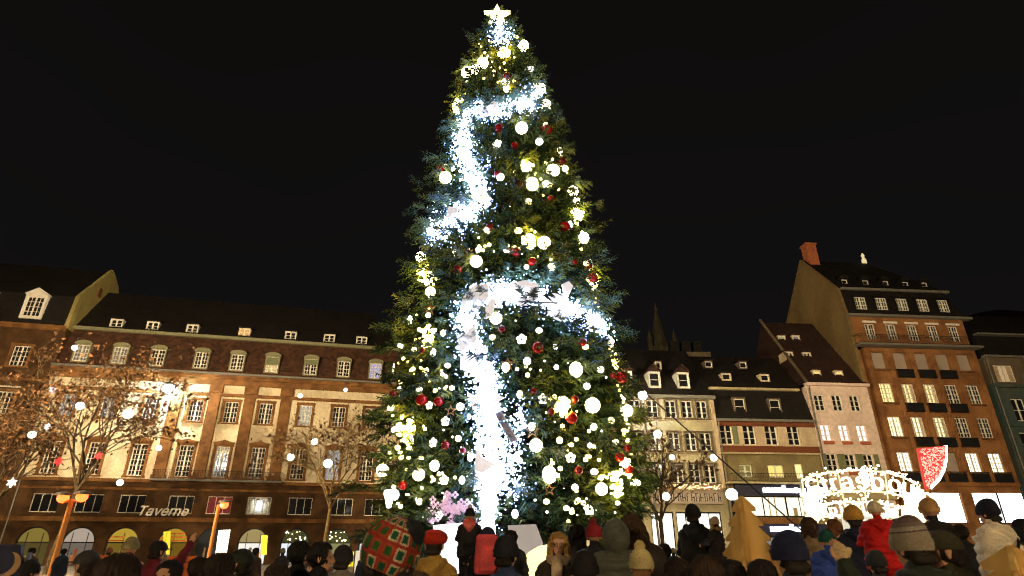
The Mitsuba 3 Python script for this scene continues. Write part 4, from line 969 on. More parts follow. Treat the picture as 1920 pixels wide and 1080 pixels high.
# ------------------------------------------------------------------ the plane trees with brown leaves
def plaza_tree(name, label, base, top, spread, nleaf, seed, barkm='bark', r0=.2, leafy=1.0, leaf=.16, lean=(0, 0), levels=4, hue=0):
    r = random.Random(seed)
    k = thing(name, label, 'tree')
    tr, br, tips = MB(), MB(), []
    b_ = np.array([base[0], base[1], 0.0])
    fork = b_ + [lean[0], lean[1], top * .38]
    tr.tube([b_, b_ * .5 + fork * .5 + [r.uniform(-.12, .12), 0, 0], fork], [r0, r0 * .8, r0 * .68], 10)
    def grow(p, d, L, rad, lev):
        q = p + d * L * .5 + np.array([r.gauss(0, .06), r.gauss(0, .06), 0]) * L
        e = p + d * L + np.array([0, 0, .06 * L])
        br.tube([p, q, e], [rad, rad * .8, rad * .6], 6 if lev < 2 else 4)
        tips.append((q, lev)); tips.append((e, lev))
        if lev >= levels:
            return
        for _ in range(3 if lev else 4):
            nd = d + np.array([r.gauss(0, .55), r.gauss(0, .55), r.gauss(.05, .35)])
            nd /= np.linalg.norm(nd)
            grow(e if r.random() < .7 else q, nd, L * r.uniform(.58, .82), rad * .58, lev + 1)
    for i in range(5):
        a = i * 1.257 + r.uniform(-.3, .3)
        d = np.array([math.cos(a) * spread, math.sin(a) * spread * .8, 1.0]); d /= np.linalg.norm(d)
        grow(fork - [0, 0, .2 * r.random()], d, top * .24, r0 * .5, 0)
    part(k, 'trunk', tr.get(), barkm, smooth=45)
    part(k, 'branches', br.get(), barkm, smooth=45); lab(k + '__branches', kind='stuff')
    t = [q for q, l in tips if l >= 2]
    rg = np.random.default_rng(seed)
    n = int(nleaf * leafy)
    if n:
        c = np.array([t[r.randrange(len(t))] for _ in range(n)]) + rg.normal(0, .32, (n, 3)) - [0, 0, .08]
        A = rg.normal(size=(n, 3)); A /= np.linalg.norm(A, axis=1, keepdims=True)
        B = np.cross(A, rg.normal(size=(n, 3))); B /= np.linalg.norm(B, axis=1, keepdims=True)
        s = leaf * rg.uniform(.6, 1.3, (n, 1))
        C = np.cross(A, B) * s * .3
        v = np.stack([c - A * s, c + B * s * .6 + C, c + A * s, c - B * s * .6 + C], 1).reshape(-1, 3)
        q = np.arange(n)[:, None] * 4
        third = n // 3
        for i, nm in enumerate('abc'):
            f = np.vstack([q + [0, 1, 2], q + [0, 2, 3]])[np.concatenate([np.arange(n), np.arange(n)]) // max(1, third + 1) == i]
            kk = part(k, 'leaves', (v, f), 'dead_leaf_' + nm); lab(kk, kind='stuff')
    return k
p = dist(98, 1030, 44)
plaza_tree('plane_tree', 'tree with rusty brown leaves in front of the left part of the cream facade', (p[0], 44), 14.5, .36, 1600, 5, r0=.2, lean=(.5, 0), leaf=.17, levels=5)
p = dist(-40, 1030, 46)
plaza_tree('plane_tree', 'tree with rusty brown leaves cut off by the left edge', (p[0], 46), 12.5, .5, 1150, 9, r0=.2, leaf=.18)
p = dist(610, 1030, 46)
plaza_tree('plane_tree', 'thin pale trunked tree with few leaves left of the Christmas tree', (p[0], 46), 11.5, .55, 600, 21, 'pale_bark', .17, leaf=.15, levels=5, hue=1)
p = dist(1243, 1030, 38)
plaza_tree('plane_tree', 'bare thin tree in front of the cream house', (p[0], 38), 8.5, .6, 260, 33, 'bark', .15, leaf=.16)
# lights hung in them
HUNG = [(240, 776, 12, 43, 'left'), (150, 761, 10, 43, 'left'), (60, 815, 9, 43, 'left'), (298, 840, 7, 43, 'left'), (140, 652, 7, 43, 'left'), (225, 905, 8, 42, 'left'), (615, 869, 11, 45, 'middle'), (590, 828, 8, 45, 'middle'), (545, 857, 9, 45, 'middle'), (563, 742, 6, 45, 'middle'), (648, 731, 5, 45, 'middle'), (1233, 814, 10, 37, 'right'), (1260, 857, 7, 37, 'right'), (1338, 858, 9, 37, 'right'), (1249, 931, 10, 37, 'right')]
hs = {'left': 'brown tree at the left', 'middle': 'thin pale tree', 'right': 'bare tree at the right'}
cnt = {}
for x, y, r, D, sd in sorted(HUNG, key=lambda q: q[1]):
    n = cnt[sd] = cnt.get(sd, -1) + 1
    p = dist(x, y, D)
    k = thing('globe_lamp', 'white glowing ball hung in the %s, %s' % (hs[sd], (TEN[n] + 'from the top') if n else 'topmost'), 'ornament', 'glowing balls hung in the plaza trees')
    s = r / FOC * (D * cp + (p[2] - EYE) * sp)
    part(k, 'globe', sph2, None, at(*p, s=s * .74), emit=np.array([1, .92, .74]) * 4, weight=.8)
    part(k, 'cord', MB().tube([p + [0, 0, s * .8], p + [0, .05, s * 3]], .012, 4).get(), 'dark_iron')
for i, (x, y, r, D) in enumerate([(22, 905, 9, 36), (90, 800, 9, 43), (100, 731, 9, 43), (110, 865, 9, 43), (185, 855, 9, 42)]):
    p = dist(x, y, D); s = r / FOC * (D * cp + (p[2] - EYE) * sp)
    lit = i == 0
    one('hanging_star', ['white lit star hanging low at the left edge', 'pale mauve star in the left edge tree', 'pink star against the cream corner', 'red star in front of a tall window', 'dark red star in the brown tree'][i], 'ornament', MB().poly(star_poly(6, s, s * .5), -.05, .05).get(), 'white_paper' if i < 3 else 'red_bauble_gloss', at(*p, rz=.2), emit=(2.5, 2.1, 1.9) if lit else ((.3, .2, .22) if i < 3 else (.12, .01, .02)), weight=.4)
p = dist(730, 935, 20.5)
k = thing('icicle_lantern', 'white lit lantern hanging below the lowest left branch of the tree', 'ornament')
part(k, 'shade', MB().lathe([(0, -.3), (.08, -.28), (.12, -.08), (.2, .12), (.2, .26), (.0, .3)], 12).get(), 'white_board', at(*p), smooth=40, emit=(4, 3.9, 3.4), weight=.6)
part(k, 'cord', MB().tube([p + [0, 0, .28], p + [0, .1, 1.3]], .01, 4).get(), 'dark_iron')

# ------------------------------------------------------------------ light arch, red glass, wooden trees
k = thing('light_arch_sign', 'dazzling arched light sign reading Strasbourg in glowing letters above the crowd', 'sign')
AD = 18.0
def arch_pt(t, up):   # along the arch from left to right
    x = 1512 + (1732 - 1512) * t
    y0 = 945 - 42 * math.sin(PI * (0.12 + .80 * t)) - 4 + 30 * max(0, t - .75) * 2
    return dist(x, y0 - up, AD)
def letters(text, pts, h, emit, w_=.4, depth=.08):
    """letters standing along a curve, baseline through pts"""
    w = [.06 if c == ' ' else max(meshkit.text_mesh(c, h, depth, bold=False).extents[0], .06) + .05 if c != ' ' else h * .4 for c in text]
    cum = np.concatenate([[0], np.cumsum(w)]); L = np.linspace(0, 1, len(pts))
    for c, a in zip(text, cum):
        if c == ' ':
            continue
        t = (a + .5 * w[0]) / (cum[-1] + .01)
        q = np.array([np.interp(t, L, pts[:, j]) for j in range(3)]); q2 = np.array([np.interp(min(1, t + .03), L, pts[:, j]) for j in range(3)])
        tm = meshkit.text_mesh(c, h, depth, bold=False)
        ang = math.atan2(q2[2] - q[2], q2[0] - q[0])
        v = np.array(tm.vertices); v[:, 0] -= tm.bounds[0][0]
        sc = (pts[-1, 0] - pts[0, 0]) / (cum[-1])
        v[:, 0] *= sc
        x_ = v[:, 0] * math.cos(ang) - v[:, 1] * math.sin(ang); z_ = v[:, 0] * math.sin(ang) + v[:, 1] * math.cos(ang)
        part(k, 'letter', (np.stack([q[0] + x_, q[1] - v[:, 2], q[2] + z_], 1), tm.faces), 'white_board', emit=emit, weight=w_)
px1 = [(1510, 937), (1540, 925), (1580, 918), (1625, 916), (1670, 920), (1705, 930), (1733, 945)]
px2 = [(1512, 972), (1545, 966), (1590, 962), (1630, 962), (1670, 966), (1705, 975), (1730, 984)]
up_pts = np.array([dist(x, y, AD) for x, y in px1]); lo_pts = np.array([dist(x, y, AD) for x, y in px2])
letters('Strasbourg', up_pts, .46, (4.2, 3.3, 1.7))
letters('Capitale de Noel', lo_pts, .26, (3.4, 2.9, 1.8), .3)
fr_, bl = MB(), MB()
for ps, up in ((up_pts, .53), (up_pts, -.06), (lo_pts, .3), (lo_pts, -.05)):
    q = ps + [0, .06, up]
    fr_.tube(q, .03, 6)
    for j in range(95):
        t = j / 94
        w_ = np.array([np.interp(t, np.linspace(0, 1, len(q)), q[:, c]) for c in range(3)])
        bl.sphere(w_ + [0, -.09, rr.gauss(0, .06)], rr.uniform(.014, .04), 1)  # bulbs strewn off the tubes also fill in the glow round the letters
for t in range(7):
    fr_.tube([lo_pts[t] - [0, -.06, .05], up_pts[t] + [0, .06, .5]], .02, 5)
for e in (0, -1):
    fr_.tube([lo_pts[e] * [1, 1, 0] + [0, .06, 0], up_pts[e] + [0, .06, .5]], .05, 8)
    for j in range(70 if e == 0 else 45):
        w_ = lo_pts[e] * (1 - j / 59) + up_pts[e] * j / 59
        bl.sphere(w_ + [rr.gauss(.2 if e == 0 else -.14, .12), rr.gauss(-.05, .05), rr.gauss(.1, .1)], rr.uniform(.04, .07), 1)
part(k, 'frame', fr_.get(), 'white_board')
part(k, 'bulbs', bl.get(), 'white_board', emit=(5, 3.9, 1.9), weight=5); lab(k + '__bulbs', kind='stuff')
cd_ = dist(1622, 905, AD)
part(k, 'candle', MB().lathe([(.09, 0), (.1, .2), (.12, .3), (.08, .46), (0, .52)], 10, tuple(cd_ - [0, .05, .1])).get(), 'white_board', smooth=40, emit=(6, 5.2, 3.6), weight=1)
k = thing('wine_glass_light', 'red glittering light figure shaped like half a wine glass with a white rim', 'sign')
GD = 20.0
o = dist(1719, 840, GD)
def lp(x, y):
    q = dist(x, y, GD); return (q[0] - o[0], q[2])
cur = [(1771, 836), (1771, 860), (1767, 880), (1758, 898), (1748, 908), (1742, 915)]
part(k, 'red_panel', MB().poly(Polygon([lp(1719, 841)] + [lp(*c) for c in cur] + [lp(1736, 918), (lp(1729, 890))]), -.05, .05).get(), 'red_bauble_gloss', at(o[0], GD, 0), emit=(.62, .07, .055), weight=2)
gl = MB()
pgr = Polygon([lp(1719, 841)] + [lp(*c) for c in cur] + [lp(1736, 918), (lp(1729, 890))]).buffer(-.03)
while gl.n < 420 * 12:
    x, z = rr.uniform(pgr.bounds[0], pgr.bounds[2]), rr.uniform(pgr.bounds[1], pgr.bounds[3])
    if pgr.contains(shapely.Point(x, z)):
        gl.sphere((x, -.06, z), rr.uniform(.012, .028), 0)
part(k, 'red_bulbs', gl.get(), 'white_board', at(o[0], GD, 0), emit=(1.5, .42, .33), weight=1.5); lab(k + '__red_bulbs', kind='stuff')
part(k, 'white_rim', MB().tube([(lp(x, y)[0] + .03, -.02, lp(x, y)[1]) for x, y in cur], .055, 8).get(), 'white_board', at(o[0], GD, 0), emit=(4.5, 4.2, 3.8), weight=1)
part(k, 'stem', MB().tube([(*lp(1739, 916)[:1], 0, lp(1739, 916)[1]), (lp(1740, 940)[0], 0, lp(1740, 940)[1]), (lp(1742, 940)[0], 0, 0)], .05, 8).get(), 'lamplit_orange', at(o[0], GD, 0))
def fir_half(h, w, n=11, seed=0):
    pts = [(0, 0), (.1 * w, 0), (.1 * w, .1 * h)]
    for i in range(n):
        t, u_ = .1 + .9 * i / n, .1 + .9 * (i + 1) / n
        pts += [(w * (1 - t) + .07, h * t + .02 - .03 * (i > 0)), (w * (1 - t) + .075, h * t + .03), (w * (1 - u_) + .01, h * u_ - .012)]
    return Polygon(pts + [(0, h)])
def wooden_fir(label, x, y, D, h, rz, w=.75):
    p = dist(x, y, D)
    k = thing('wooden_fir', label, 'decoration')
    pg = fir_half(h, w).buffer(0)
    pg = max(pg.geoms, key=lambda g: g.area) if hasattr(pg, 'geoms') else pg
    for i in range(4):
        m = MB().poly(pg, -.014, .014).get()
        v = np.array(m.vertices); v[:, 0] += .017
        part(k, 'panel', trimesh.Trimesh(v, m.faces, process=False), 'plywood', at(p[0], D, 0, rz + i * PI / 2))
wooden_fir('yellow plywood fir tree cutout of crossed panels standing in the crowd', 1390, 930, 8.2, dist(1390, 930, 8.2)[2], -.62, .76)
wooden_fir('second plywood fir cutout, low at the right edge in front of the white coat', 1893, 1022, 3.9, dist(1893, 1022, 3.9)[2], -.75, 1.0)
# ------------------------------------------------------------------ things on the left of the square
def barrier(label, x0, x1, y, D, m='orange_paint'):
    a, c = dist(x0, y, D), dist(x1, y, D)
    k = thing('barrier_fence', label, 'barrier')
    part(k, 'rail', MB().tube([(a[0], D, a[2]), (c[0], D, a[2])], .05, 8).get(), m)
    part(k, 'rail', MB().tube([(a[0], D, a[2] - .5), (c[0], D, a[2] - .5)], .04, 8).get(), m)
    part(k, 'panel', MB().box(a[0] + .05, c[0] - .05, D + .06, D + .09, .3, a[2] - .06).get(), m)
    for x in (a[0], (a[0] + c[0]) / 2, c[0]):
        part(k, 'post', MB().box(x - .03, x + .03, D - .03, D + .03, 0, a[2] + .03).get(), 'grey_metal')
barrier('orange barrier left of the maroon coats', 165, 240, 1046, 12)
barrier('orange barrier right of the maroon coats', 316, 368, 1048, 12)
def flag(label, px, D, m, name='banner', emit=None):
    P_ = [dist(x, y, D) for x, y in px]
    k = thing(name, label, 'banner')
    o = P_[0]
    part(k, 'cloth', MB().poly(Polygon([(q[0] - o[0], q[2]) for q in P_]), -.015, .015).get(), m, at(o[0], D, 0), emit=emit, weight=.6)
    part(k, 'pole', MB().tube([(P_[0][0] - .04, D, 0), (P_[0][0] - .04, D, max(q[2] for q in P_) + .05)], .02, 6).get(), 'grey_metal')
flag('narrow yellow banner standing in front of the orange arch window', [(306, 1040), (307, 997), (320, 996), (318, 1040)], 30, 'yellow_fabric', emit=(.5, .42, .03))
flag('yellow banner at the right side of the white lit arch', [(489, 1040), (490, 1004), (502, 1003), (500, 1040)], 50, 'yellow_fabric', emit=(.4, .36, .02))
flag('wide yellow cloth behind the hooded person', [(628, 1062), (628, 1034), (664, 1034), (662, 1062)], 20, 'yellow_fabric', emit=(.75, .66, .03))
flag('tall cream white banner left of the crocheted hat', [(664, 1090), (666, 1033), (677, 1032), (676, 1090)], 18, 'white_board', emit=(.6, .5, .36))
board('display_board', 'bright white and yellow display board on legs beside the slim street lamp', [(404, 1040), (410, 994), (432, 993), (425, 1036)], 34, 'white_board', (1.3, 1.25, 1.0), w=1)
k = board('poster_board', 'dark blue poster board with a tan crescent moon at the left edge', [(-30, 1090), (-30, 1021), (42, 1021), (42, 1090)], 10, 'navy_board')
p = dist(21, 1058, 10)
part(k, 'crescent', MB().poly(shapely.Point(0, 0).buffer(.17, 12).difference(shapely.Point(-.09, .03).buffer(.165, 12)), -.05, -.033).get(), 'straw', at(p[0], 10, p[2]))
# ------------------------------------------------------------------ people
def lin(c):
    return tuple(((x / 255 + .055) / 1.055) ** 2.4 if x > 10 else x / 3295 for x in c)
FAB = {}
def fabric(col, rough=.9):
    col = tuple(.008 + .99 * c for c in col)
    k = 'fabric_%02x%02x%02x' % tuple(int(255 * c) for c in col)
    if k not in scene:
        def fn(p, n, uv, c=col):
            return mi.Color3f(*c) * (.45 + .62 * noise(p.x * 9, p.y * 9, p.z * 11) + .55 * noise(p.x * 130, p.y * 130, p.z * 95))
        mat(k, proc(fn), rough, spec=.1, sheen=.6)
    return k
mat('skin', (0.62, 0.33, 0.19), .55)
mat('skin_pale', (0.74, 0.42, 0.27), .55)
mat('lip', (0.42, 0.13, 0.11), .5)
mat('eye_dark', (0.03, 0.02, 0.015), .25)
S_ = {}
def ball(p, r, seg=14):
    return m3.Manifold.sphere(r, seg).translate(list(map(float, p)))
def hull(*bs):
    return m3.Manifold.batch_hull([ball(p, r) for p, r in bs])
def chain(*bs):
    return [hull(bs[i], bs[i + 1]) for i in range(len(bs) - 1)]
def smooth_solid(parts, ref=.045, it=6, lamb=.5):
    m = m3.Manifold.batch_boolean(parts, m3.OpType.Add).refine_to_length(ref)
    k = m.to_mesh()
    t = trimesh.Trimesh(np.array(k.vert_properties[:, :3]), np.array(k.tri_verts), process=True)
    trimesh.smoothing.filter_taubin(t, lamb=lamb, nu=lamb + .03, iterations=it)
    return t
POSES = {
    'down': dict(el=[(-.235, -.03, 1.13), (.235, -.03, 1.13)], wr=[(-.235, .07, .90), (.235, .07, .90)], hd=[(0, .35, -.94), (0, .35, -.94)]),
    'phone': dict(el=[(-.25, .20, 1.22), (.25, .20, 1.22)], wr=[(-.10, .36, 1.42), (.10, .36, 1.42)], hd=[(.1, .1, 1), (-.1, .1, 1)]),
    'carry': dict(el=[(-.27, .10, 1.15), (.27, .10, 1.15)], wr=[(-.05, .34, 1.16), (.08, .32, 1.08)], hd=[(1, .1, 0), (-1, .1, 0)]),
    'raise': dict(el=[(-.275, -.02, 1.13), (.27, .16, 1.52)], wr=[(-.27, .08, .90), (.24, .30, 1.74)], hd=[(0, .35, -.94), (0, .15, 1)]),
    'raise_left': dict(el=[(-.27, .14, 1.32), (.235, -.03, 1.13)], wr=[(-.27, .28, 1.54), (.235, .07, .90)], hd=[(0, .15, 1), (0, .35, -.94)]),
    'pocket': dict(el=[(-.265, -.06, 1.15), (.265, -.06, 1.15)], wr=[(-.20, .12, .98), (.20, .12, .98)], hd=[(.4, .4, -.8), (-.4, .4, -.8)]),
    'ride': dict(el=[(-.25, .16, 1.18), (.25, .16, 1.18)], wr=[(-.08, .30, 1.14), (.08, .30, 1.14)], hd=[(.6, .6, 0), (-.6, .6, 0)]),
}
def legs(pose, r):
    out = []
    for s in (-1, 1):
        if pose == 'ride':
            hip, kn, an = (s * .10, 0, .90), (s * .17, .36, .86), (s * .16, .34, .46)
            toe = (s * .16, .44, .43)
        else:
            hip, kn, an = (s * .095, 0, .90), (s * .11, .01, .49), (s * .115, -.02, .09)
            toe = (s * .13, .13, .04)
        out.append((hip, kn, an, toe))
    return out
def head_parts():
    return [hull(((0, -.025, 1.665), .092), ((0, .018, 1.655), .082)), hull(((0, .01, 1.64), .078), ((0, .045, 1.565), .043)), hull(((0, .055, 1.57), .034), ((0, .05, 1.545), .028)),
            hull(((0, .088, 1.655), .012), ((0, .112, 1.612), .016)), hull(((-.018, .09, 1.608), .013), ((.018, .09, 1.608), .013)),
            hull(((-.035, .075, 1.672), .018), ((.035, .075, 1.672), .018)), hull(((-.018, .083, 1.573), .014), ((.018, .083, 1.573), .014)),
            hull(((-.088, -.01, 1.65), .014), ((-.094, -.02, 1.61), .010), ((-.092, -.03, 1.655), .012)), hull(((.088, -.01, 1.65), .014), ((.094, -.02, 1.61), .010), ((.092, -.03, 1.655), .012))]
def body_mesh(pose):
    if ('b', pose) in S_:
        return S_['b', pose]
    P = POSES[pose]
    ps = head_parts() + chain(((0, -.02, 1.42), .062), ((0, -.005, 1.56), .055))
    ps += [hull(((-.10, 0, 1.33), .115), ((.10, 0, 1.33), .115), ((-.08, 0, 1.05), .105), ((.08, 0, 1.05), .105)), hull(((-.08, 0, 1.05), .105), ((.08, 0, 1.05), .105), ((-.09, 0, .92), .12), ((.09, 0, .92), .12))]
    for i, s in enumerate((-1, 1)):
        sh = (s * .19, -.01, 1.40)
        ps += chain((sh, .06), (P['el'][i], .042), (P['wr'][i], .029))
        ps.append(hull((sh, .055), ((s * .06, -.01, 1.42), .06)))
        w, d = np.array(P['wr'][i]), np.array(P['hd'][i], float); d /= np.linalg.norm(d)
        side = np.cross(d, [0, 1, .2]); side /= np.linalg.norm(side); nrm = np.cross(side, d)
        pm = w + d * .075
        ps.append(hull((w + d * .02, .026), (pm + side * .025, .02), (pm - side * .025, .02)))
        for j, (o, ln) in enumerate(((-.03, .062), (-.01, .075), (.01, .078), (.03, .068))):
            a = pm + side * o + d * .01; m_ = a + d * ln * .55 + nrm * .006; e = m_ + d * ln * .4 + nrm * .02
            ps += chain((a, .0095), (m_, .009), (e, .0078))
        a = w + d * .03 - side * .03 * s
        ps += chain((a, .012), (a - side * .03 * s + d * .03, .011), (a - side * .035 * s + d * .062, .0095))
    for hip, kn, an, toe in legs(pose, 1):
        ps += chain((hip, .10), (kn, .058), (an, .042), (toe, .038))
    S_['b', pose] = mikit.ply(smooth_solid(ps, .022, 5), 'skin', True)
    return S_['b', pose]
def coat_mesh(pose, style):
    """style: plain, puffer, long"""
    k = ('c', pose, style)
    if k in S_:
        return S_[k]
    P = POSES[pose]
    f = 1.22 if style == 'puffer' else 1.0
    hem = {'plain': .80, 'puffer': .78, 'long': .55}[style] if pose != 'ride' else .88
    ps = [hull(((-.10, -.005, 1.34), .13 * f), ((.10, -.005, 1.34), .13 * f), ((-.10, 0, 1.05), .145 * f), ((.10, 0, 1.05), .145 * f)),
          hull(((-.10, 0, 1.05), .145 * f), ((.10, 0, 1.05), .145 * f), ((-.11, 0, hem), .155 * f), ((.11, 0, hem), .155 * f)),
          hull(((-.145, -.015, 1.40), .084 * f), ((.145, -.015, 1.40), .084 * f), ((0, -.02, 1.465), .075))]
    ps += chain(((0, -.015, 1.44), .088), ((0, -.012, 1.515), .078))
    for i, s in enumerate((-1, 1)):
        ps += chain(((s * .17, -.01, 1.385), .086 * f), (P['el'][i], .072 * f), (P['wr'][i], .056 * f))
    t = smooth_solid(ps, .024, 8)
    v, n = np.array(t.vertices), np.array(t.vertex_normals)
    d = .040 * (meshkit.fbm(v * [6, 6, 11], 4, 3) - .5) + .010 * np.sin(v[:, 2] * 50 + 13 * meshkit.noise(v * 6)) * meshkit.noise(v * 4 + 9)
    if style == 'puffer':
        d = d + .026 * np.abs(np.sin(v[:, 2] * PI / .11)) - .013
    t.vertices = v + n * d[:, None]
    S_[k] = mikit.ply(t, None, True)
    return S_[k]
def leg_mesh(pose):
    if ('l', pose) not in S_:
        ps = [hull(((-.09, 0, .93), .132), ((.09, 0, .93), .132), ((-.09, 0, .85), .13), ((.09, 0, .85), .13))]
        for hip, kn, an, toe in legs(pose, 1):
            ps += chain((hip, .122), (kn, .082), ((an[0], an[1], an[2] + .03), .068))
        S_['l', pose] = mikit.ply(smooth_solid(ps, .06, 5), None, True)
    return S_['l', pose]
def shoe_mesh(pose):
    if ('s', pose) not in S_:
        ps = []
        for hip, kn, an, toe in legs(pose, 1):
            h = np.array(an) - [0, .02, .03]
            ps += chain((h, .056), (np.array(toe) + [0, .06, .012 if pose != 'ride' else 0], .05))
        t = smooth_solid(ps, .05, 3)
        if pose != 'ride':
            v = np.array(t.vertices); v[:, 2] = np.maximum(v[:, 2], .004); t.vertices = v
        S_['s', pose] = mikit.ply(t, None, True)
    return S_['s', pose]
def dome(c, rx, ry, rz, lo, seg=28, rings=14, rib=0.0, nr=40, slouch=0.0):
    """closed cap shell over the skull, down to angle lo below the equator"""
    th = np.linspace(0.001, PI / 2 + lo, rings)
    an = np.arange(seg) * 2 * PI / seg
    r = 1 + rib * np.cos(an * nr)
    out = np.stack([np.sin(th)[:, None] * np.cos(an) * rx * r, np.sin(th)[:, None] * np.sin(an) * ry * r, np.broadcast_to(np.cos(th)[:, None] * rz, (rings, seg))], -1)
    out[..., 1] -= slouch * np.clip(out[..., 2:3][..., 0] / rz, 0, 1) ** 2
    inn = out[::-1] * .9
    v = np.concatenate([out, inn]).reshape(-1, 3)
    i, j = np.meshgrid(np.arange(2 * rings - 1), np.arange(seg), indexing='ij')
    q = np.stack([i * seg + j, (i + 1) * seg + j, (i + 1) * seg + (j + 1) % seg, i * seg + (j + 1) % seg], -1).reshape(-1, 4)
    return v + np.asarray(c), q
HC = np.array([0, -.008, 1.655])
def hat_mesh(kind):
    if ('h', kind) in S_:
        return S_['h', kind]
    mb = MB()
    if kind in ('beanie', 'pom', 'long_beanie'):
        hgt = .130 if kind != 'long_beanie' else .155
        mb.raw(*dome(HC + [0, 0, .025], .107, .117, hgt, .10, 120, 18, .016, 40, .03))
        an = np.linspace(0, 2 * PI, 121)[:-1]
        prof = [(.103, -.048), (.111, -.044), (.114, -.012), (.114, .014), (.109, .022)]
        v = np.stack([np.stack([r_ * np.cos(an) * (1 + .016 * np.cos(an * 40)), r_ * 1.08 * np.sin(an) * (1 + .016 * np.cos(an * 40)), an * 0 + z_], 1) for r_, z_ in prof]).reshape(-1, 3)
        i, j = np.meshgrid(np.arange(4), np.arange(120), indexing='ij')
        q = np.stack([i * 120 + j, i * 120 + (j + 1) % 120, (i + 1) * 120 + (j + 1) % 120, (i + 1) * 120 + j], -1).reshape(-1, 4)
        mb.raw(v + HC + [0, 0, .02], q)
    elif kind == 'cap':
        mb.raw(*dome(HC + [0, 0, .02], .113, .123, .115, .12, 32, 10))
        a = np.linspace(.35, PI - .35, 12)
        pg = Polygon([(.11 * math.cos(x), .115 * math.sin(x)) for x in a] + [(.1 * math.cos(x), .12 * math.sin(x) + .085) for x in a[::-1]])
        mb.poly(pg, 1.672, 1.684, 'xy')
    elif kind == 'beret':
        mb.sphere(HC + [0, -.01, .06], 1, 3, (.135, .14, .085))
        mb.raw(*dome(HC + [0, 0, .02], .112, .122, .10, .1, 32, 10))
    elif kind == 'hood_up':
        mb.raw(*dome(HC + [0, -.02, -.02], .135, .15, .17, .95, 40, 16))
    S_['h', kind] = mikit.ply(mb.get(), None, 50)
    return S_['h', kind]
def pom_mesh():
    if 'pom' not in S_:
        t = trimesh.creation.icosphere(subdivisions=3, radius=1)
        v = np.array(t.vertices); v *= (1 + .22 * (meshkit.noise(v * 9 + 5) - .5))[:, None]
        S_['pom'] = mikit.ply((v, t.faces), None, False)
    return S_['pom']
def hair_mesh(kind):
    if ('hr', kind) in S_:
        return S_['hr', kind]
    if kind == 'under_hat':
        k_ = m3.Manifold.sphere(1, 32).scale([.095, .102, .10]).translate([0, -.014, 1.66])
        ps = [k_ - m3.Manifold.cube([.3, .2, .4], True).translate([0, .13, 1.6]), hull(((-.05, -.075, 1.585), .035), ((.05, -.075, 1.585), .035))]
        t = smooth_solid(ps, .018, 5)
        S_['hr', kind] = mikit.ply(t, None, True)
        return S_['hr', kind]
    skull = m3.Manifold.sphere(1, 40).scale([.108, .120, .112]).translate([0, -.022, 1.672])
    face = m3.Manifold.cube([.3, .2, .30], True).translate([0, .15, 1.575]).rotate([0, 0, 0])
    ps = [skull - face]
    if kind == 'long':
        ps = [skull - m3.Manifold.cube([.135, .2, .30], True).translate([0, .14, 1.57])]
        ps += [hull(((-.085, -.04, 1.62), .04), ((.085, -.04, 1.62), .04), ((-.095, -.05, 1.42), .042), ((.095, -.05, 1.42), .042), ((0, -.09, 1.42), .05))]
        ps += chain(((-.092, .02, 1.66), .028), ((-.10, .035, 1.56), .03), ((-.10, .03, 1.44), .03)) + chain(((.092, .02, 1.66), .028), ((.10, .035, 1.56), .03), ((.10, .03, 1.44), .03))
    elif kind == 'bob':
        ps += [hull(((-.075, -.05, 1.62), .05), ((.075, -.05, 1.62), .05), ((-.07, -.05, 1.52), .045), ((.07, -.05, 1.52), .045))]
    t = smooth_solid(ps, .011, 4)
    v, n = np.array(t.vertices), np.array(t.vertex_normals)
    an = np.arctan2(v[:, 0], -v[:, 1] - .02)
    d = .009 * np.sin(an * 30 + 7 * meshkit.noise(v * 14)) + .030 * (meshkit.fbm(v * 28, 3, 1) - .5)
    t.vertices = v + n * d[:, None]
    S_['hr', kind] = mikit.ply(t, None, True)
    return S_['hr', kind]
def scarf_mesh(tails):
    k = ('sc', tails)
    if k not in S_:
        t = trimesh.creation.torus(.105, .045, major_sections=40, minor_sections=14)
        v = np.array(t.vertices); an = np.arctan2(v[:, 1], v[:, 0])
        v[:, 2] = v[:, 2] * 1.25 + 1.50 - .02 * np.sin(an) + .008 * np.sin(an * 5); v[:, 1] -= .01
        mb = MB().raw(v, t.faces)
        if tails:
            s = smooth_solid(chain(((.04, .12, 1.47), .045), ((.05, .175, 1.33), .042), ((.055, .185, 1.05), .04)) + chain(((-.01, .12, 1.47), .04), ((.0, .17, 1.36), .036), ((-.01, .18, 1.2), .034)), .03, 4)
            mb.mesh(s)
        m = mb.get()
        S_[k] = mikit.ply(m, None, True)
    return S_[k]
def hood_mesh():
    if 'hood' not in S_:
        s = smooth_solid([hull(((-.10, -.10, 1.47), .05), ((.10, -.10, 1.47), .05), ((0, -.17, 1.40), .06), ((0, -.13, 1.33), .04))] + chain(((-.10, -.09, 1.48), .05), ((-.11, .0, 1.49), .04), ((-.07, .08, 1.46), .03)) + chain(((.10, -.09, 1.48), .05), ((.11, .0, 1.49), .04), ((.07, .08, 1.46), .03)), .03, 5)
        S_['hood'] = mikit.ply(s, None, True)
    return S_['hood']
DARK, NAVY, BLACK = (.026, .023, .024), (.016, .019, .045), (.009, .009, .01)
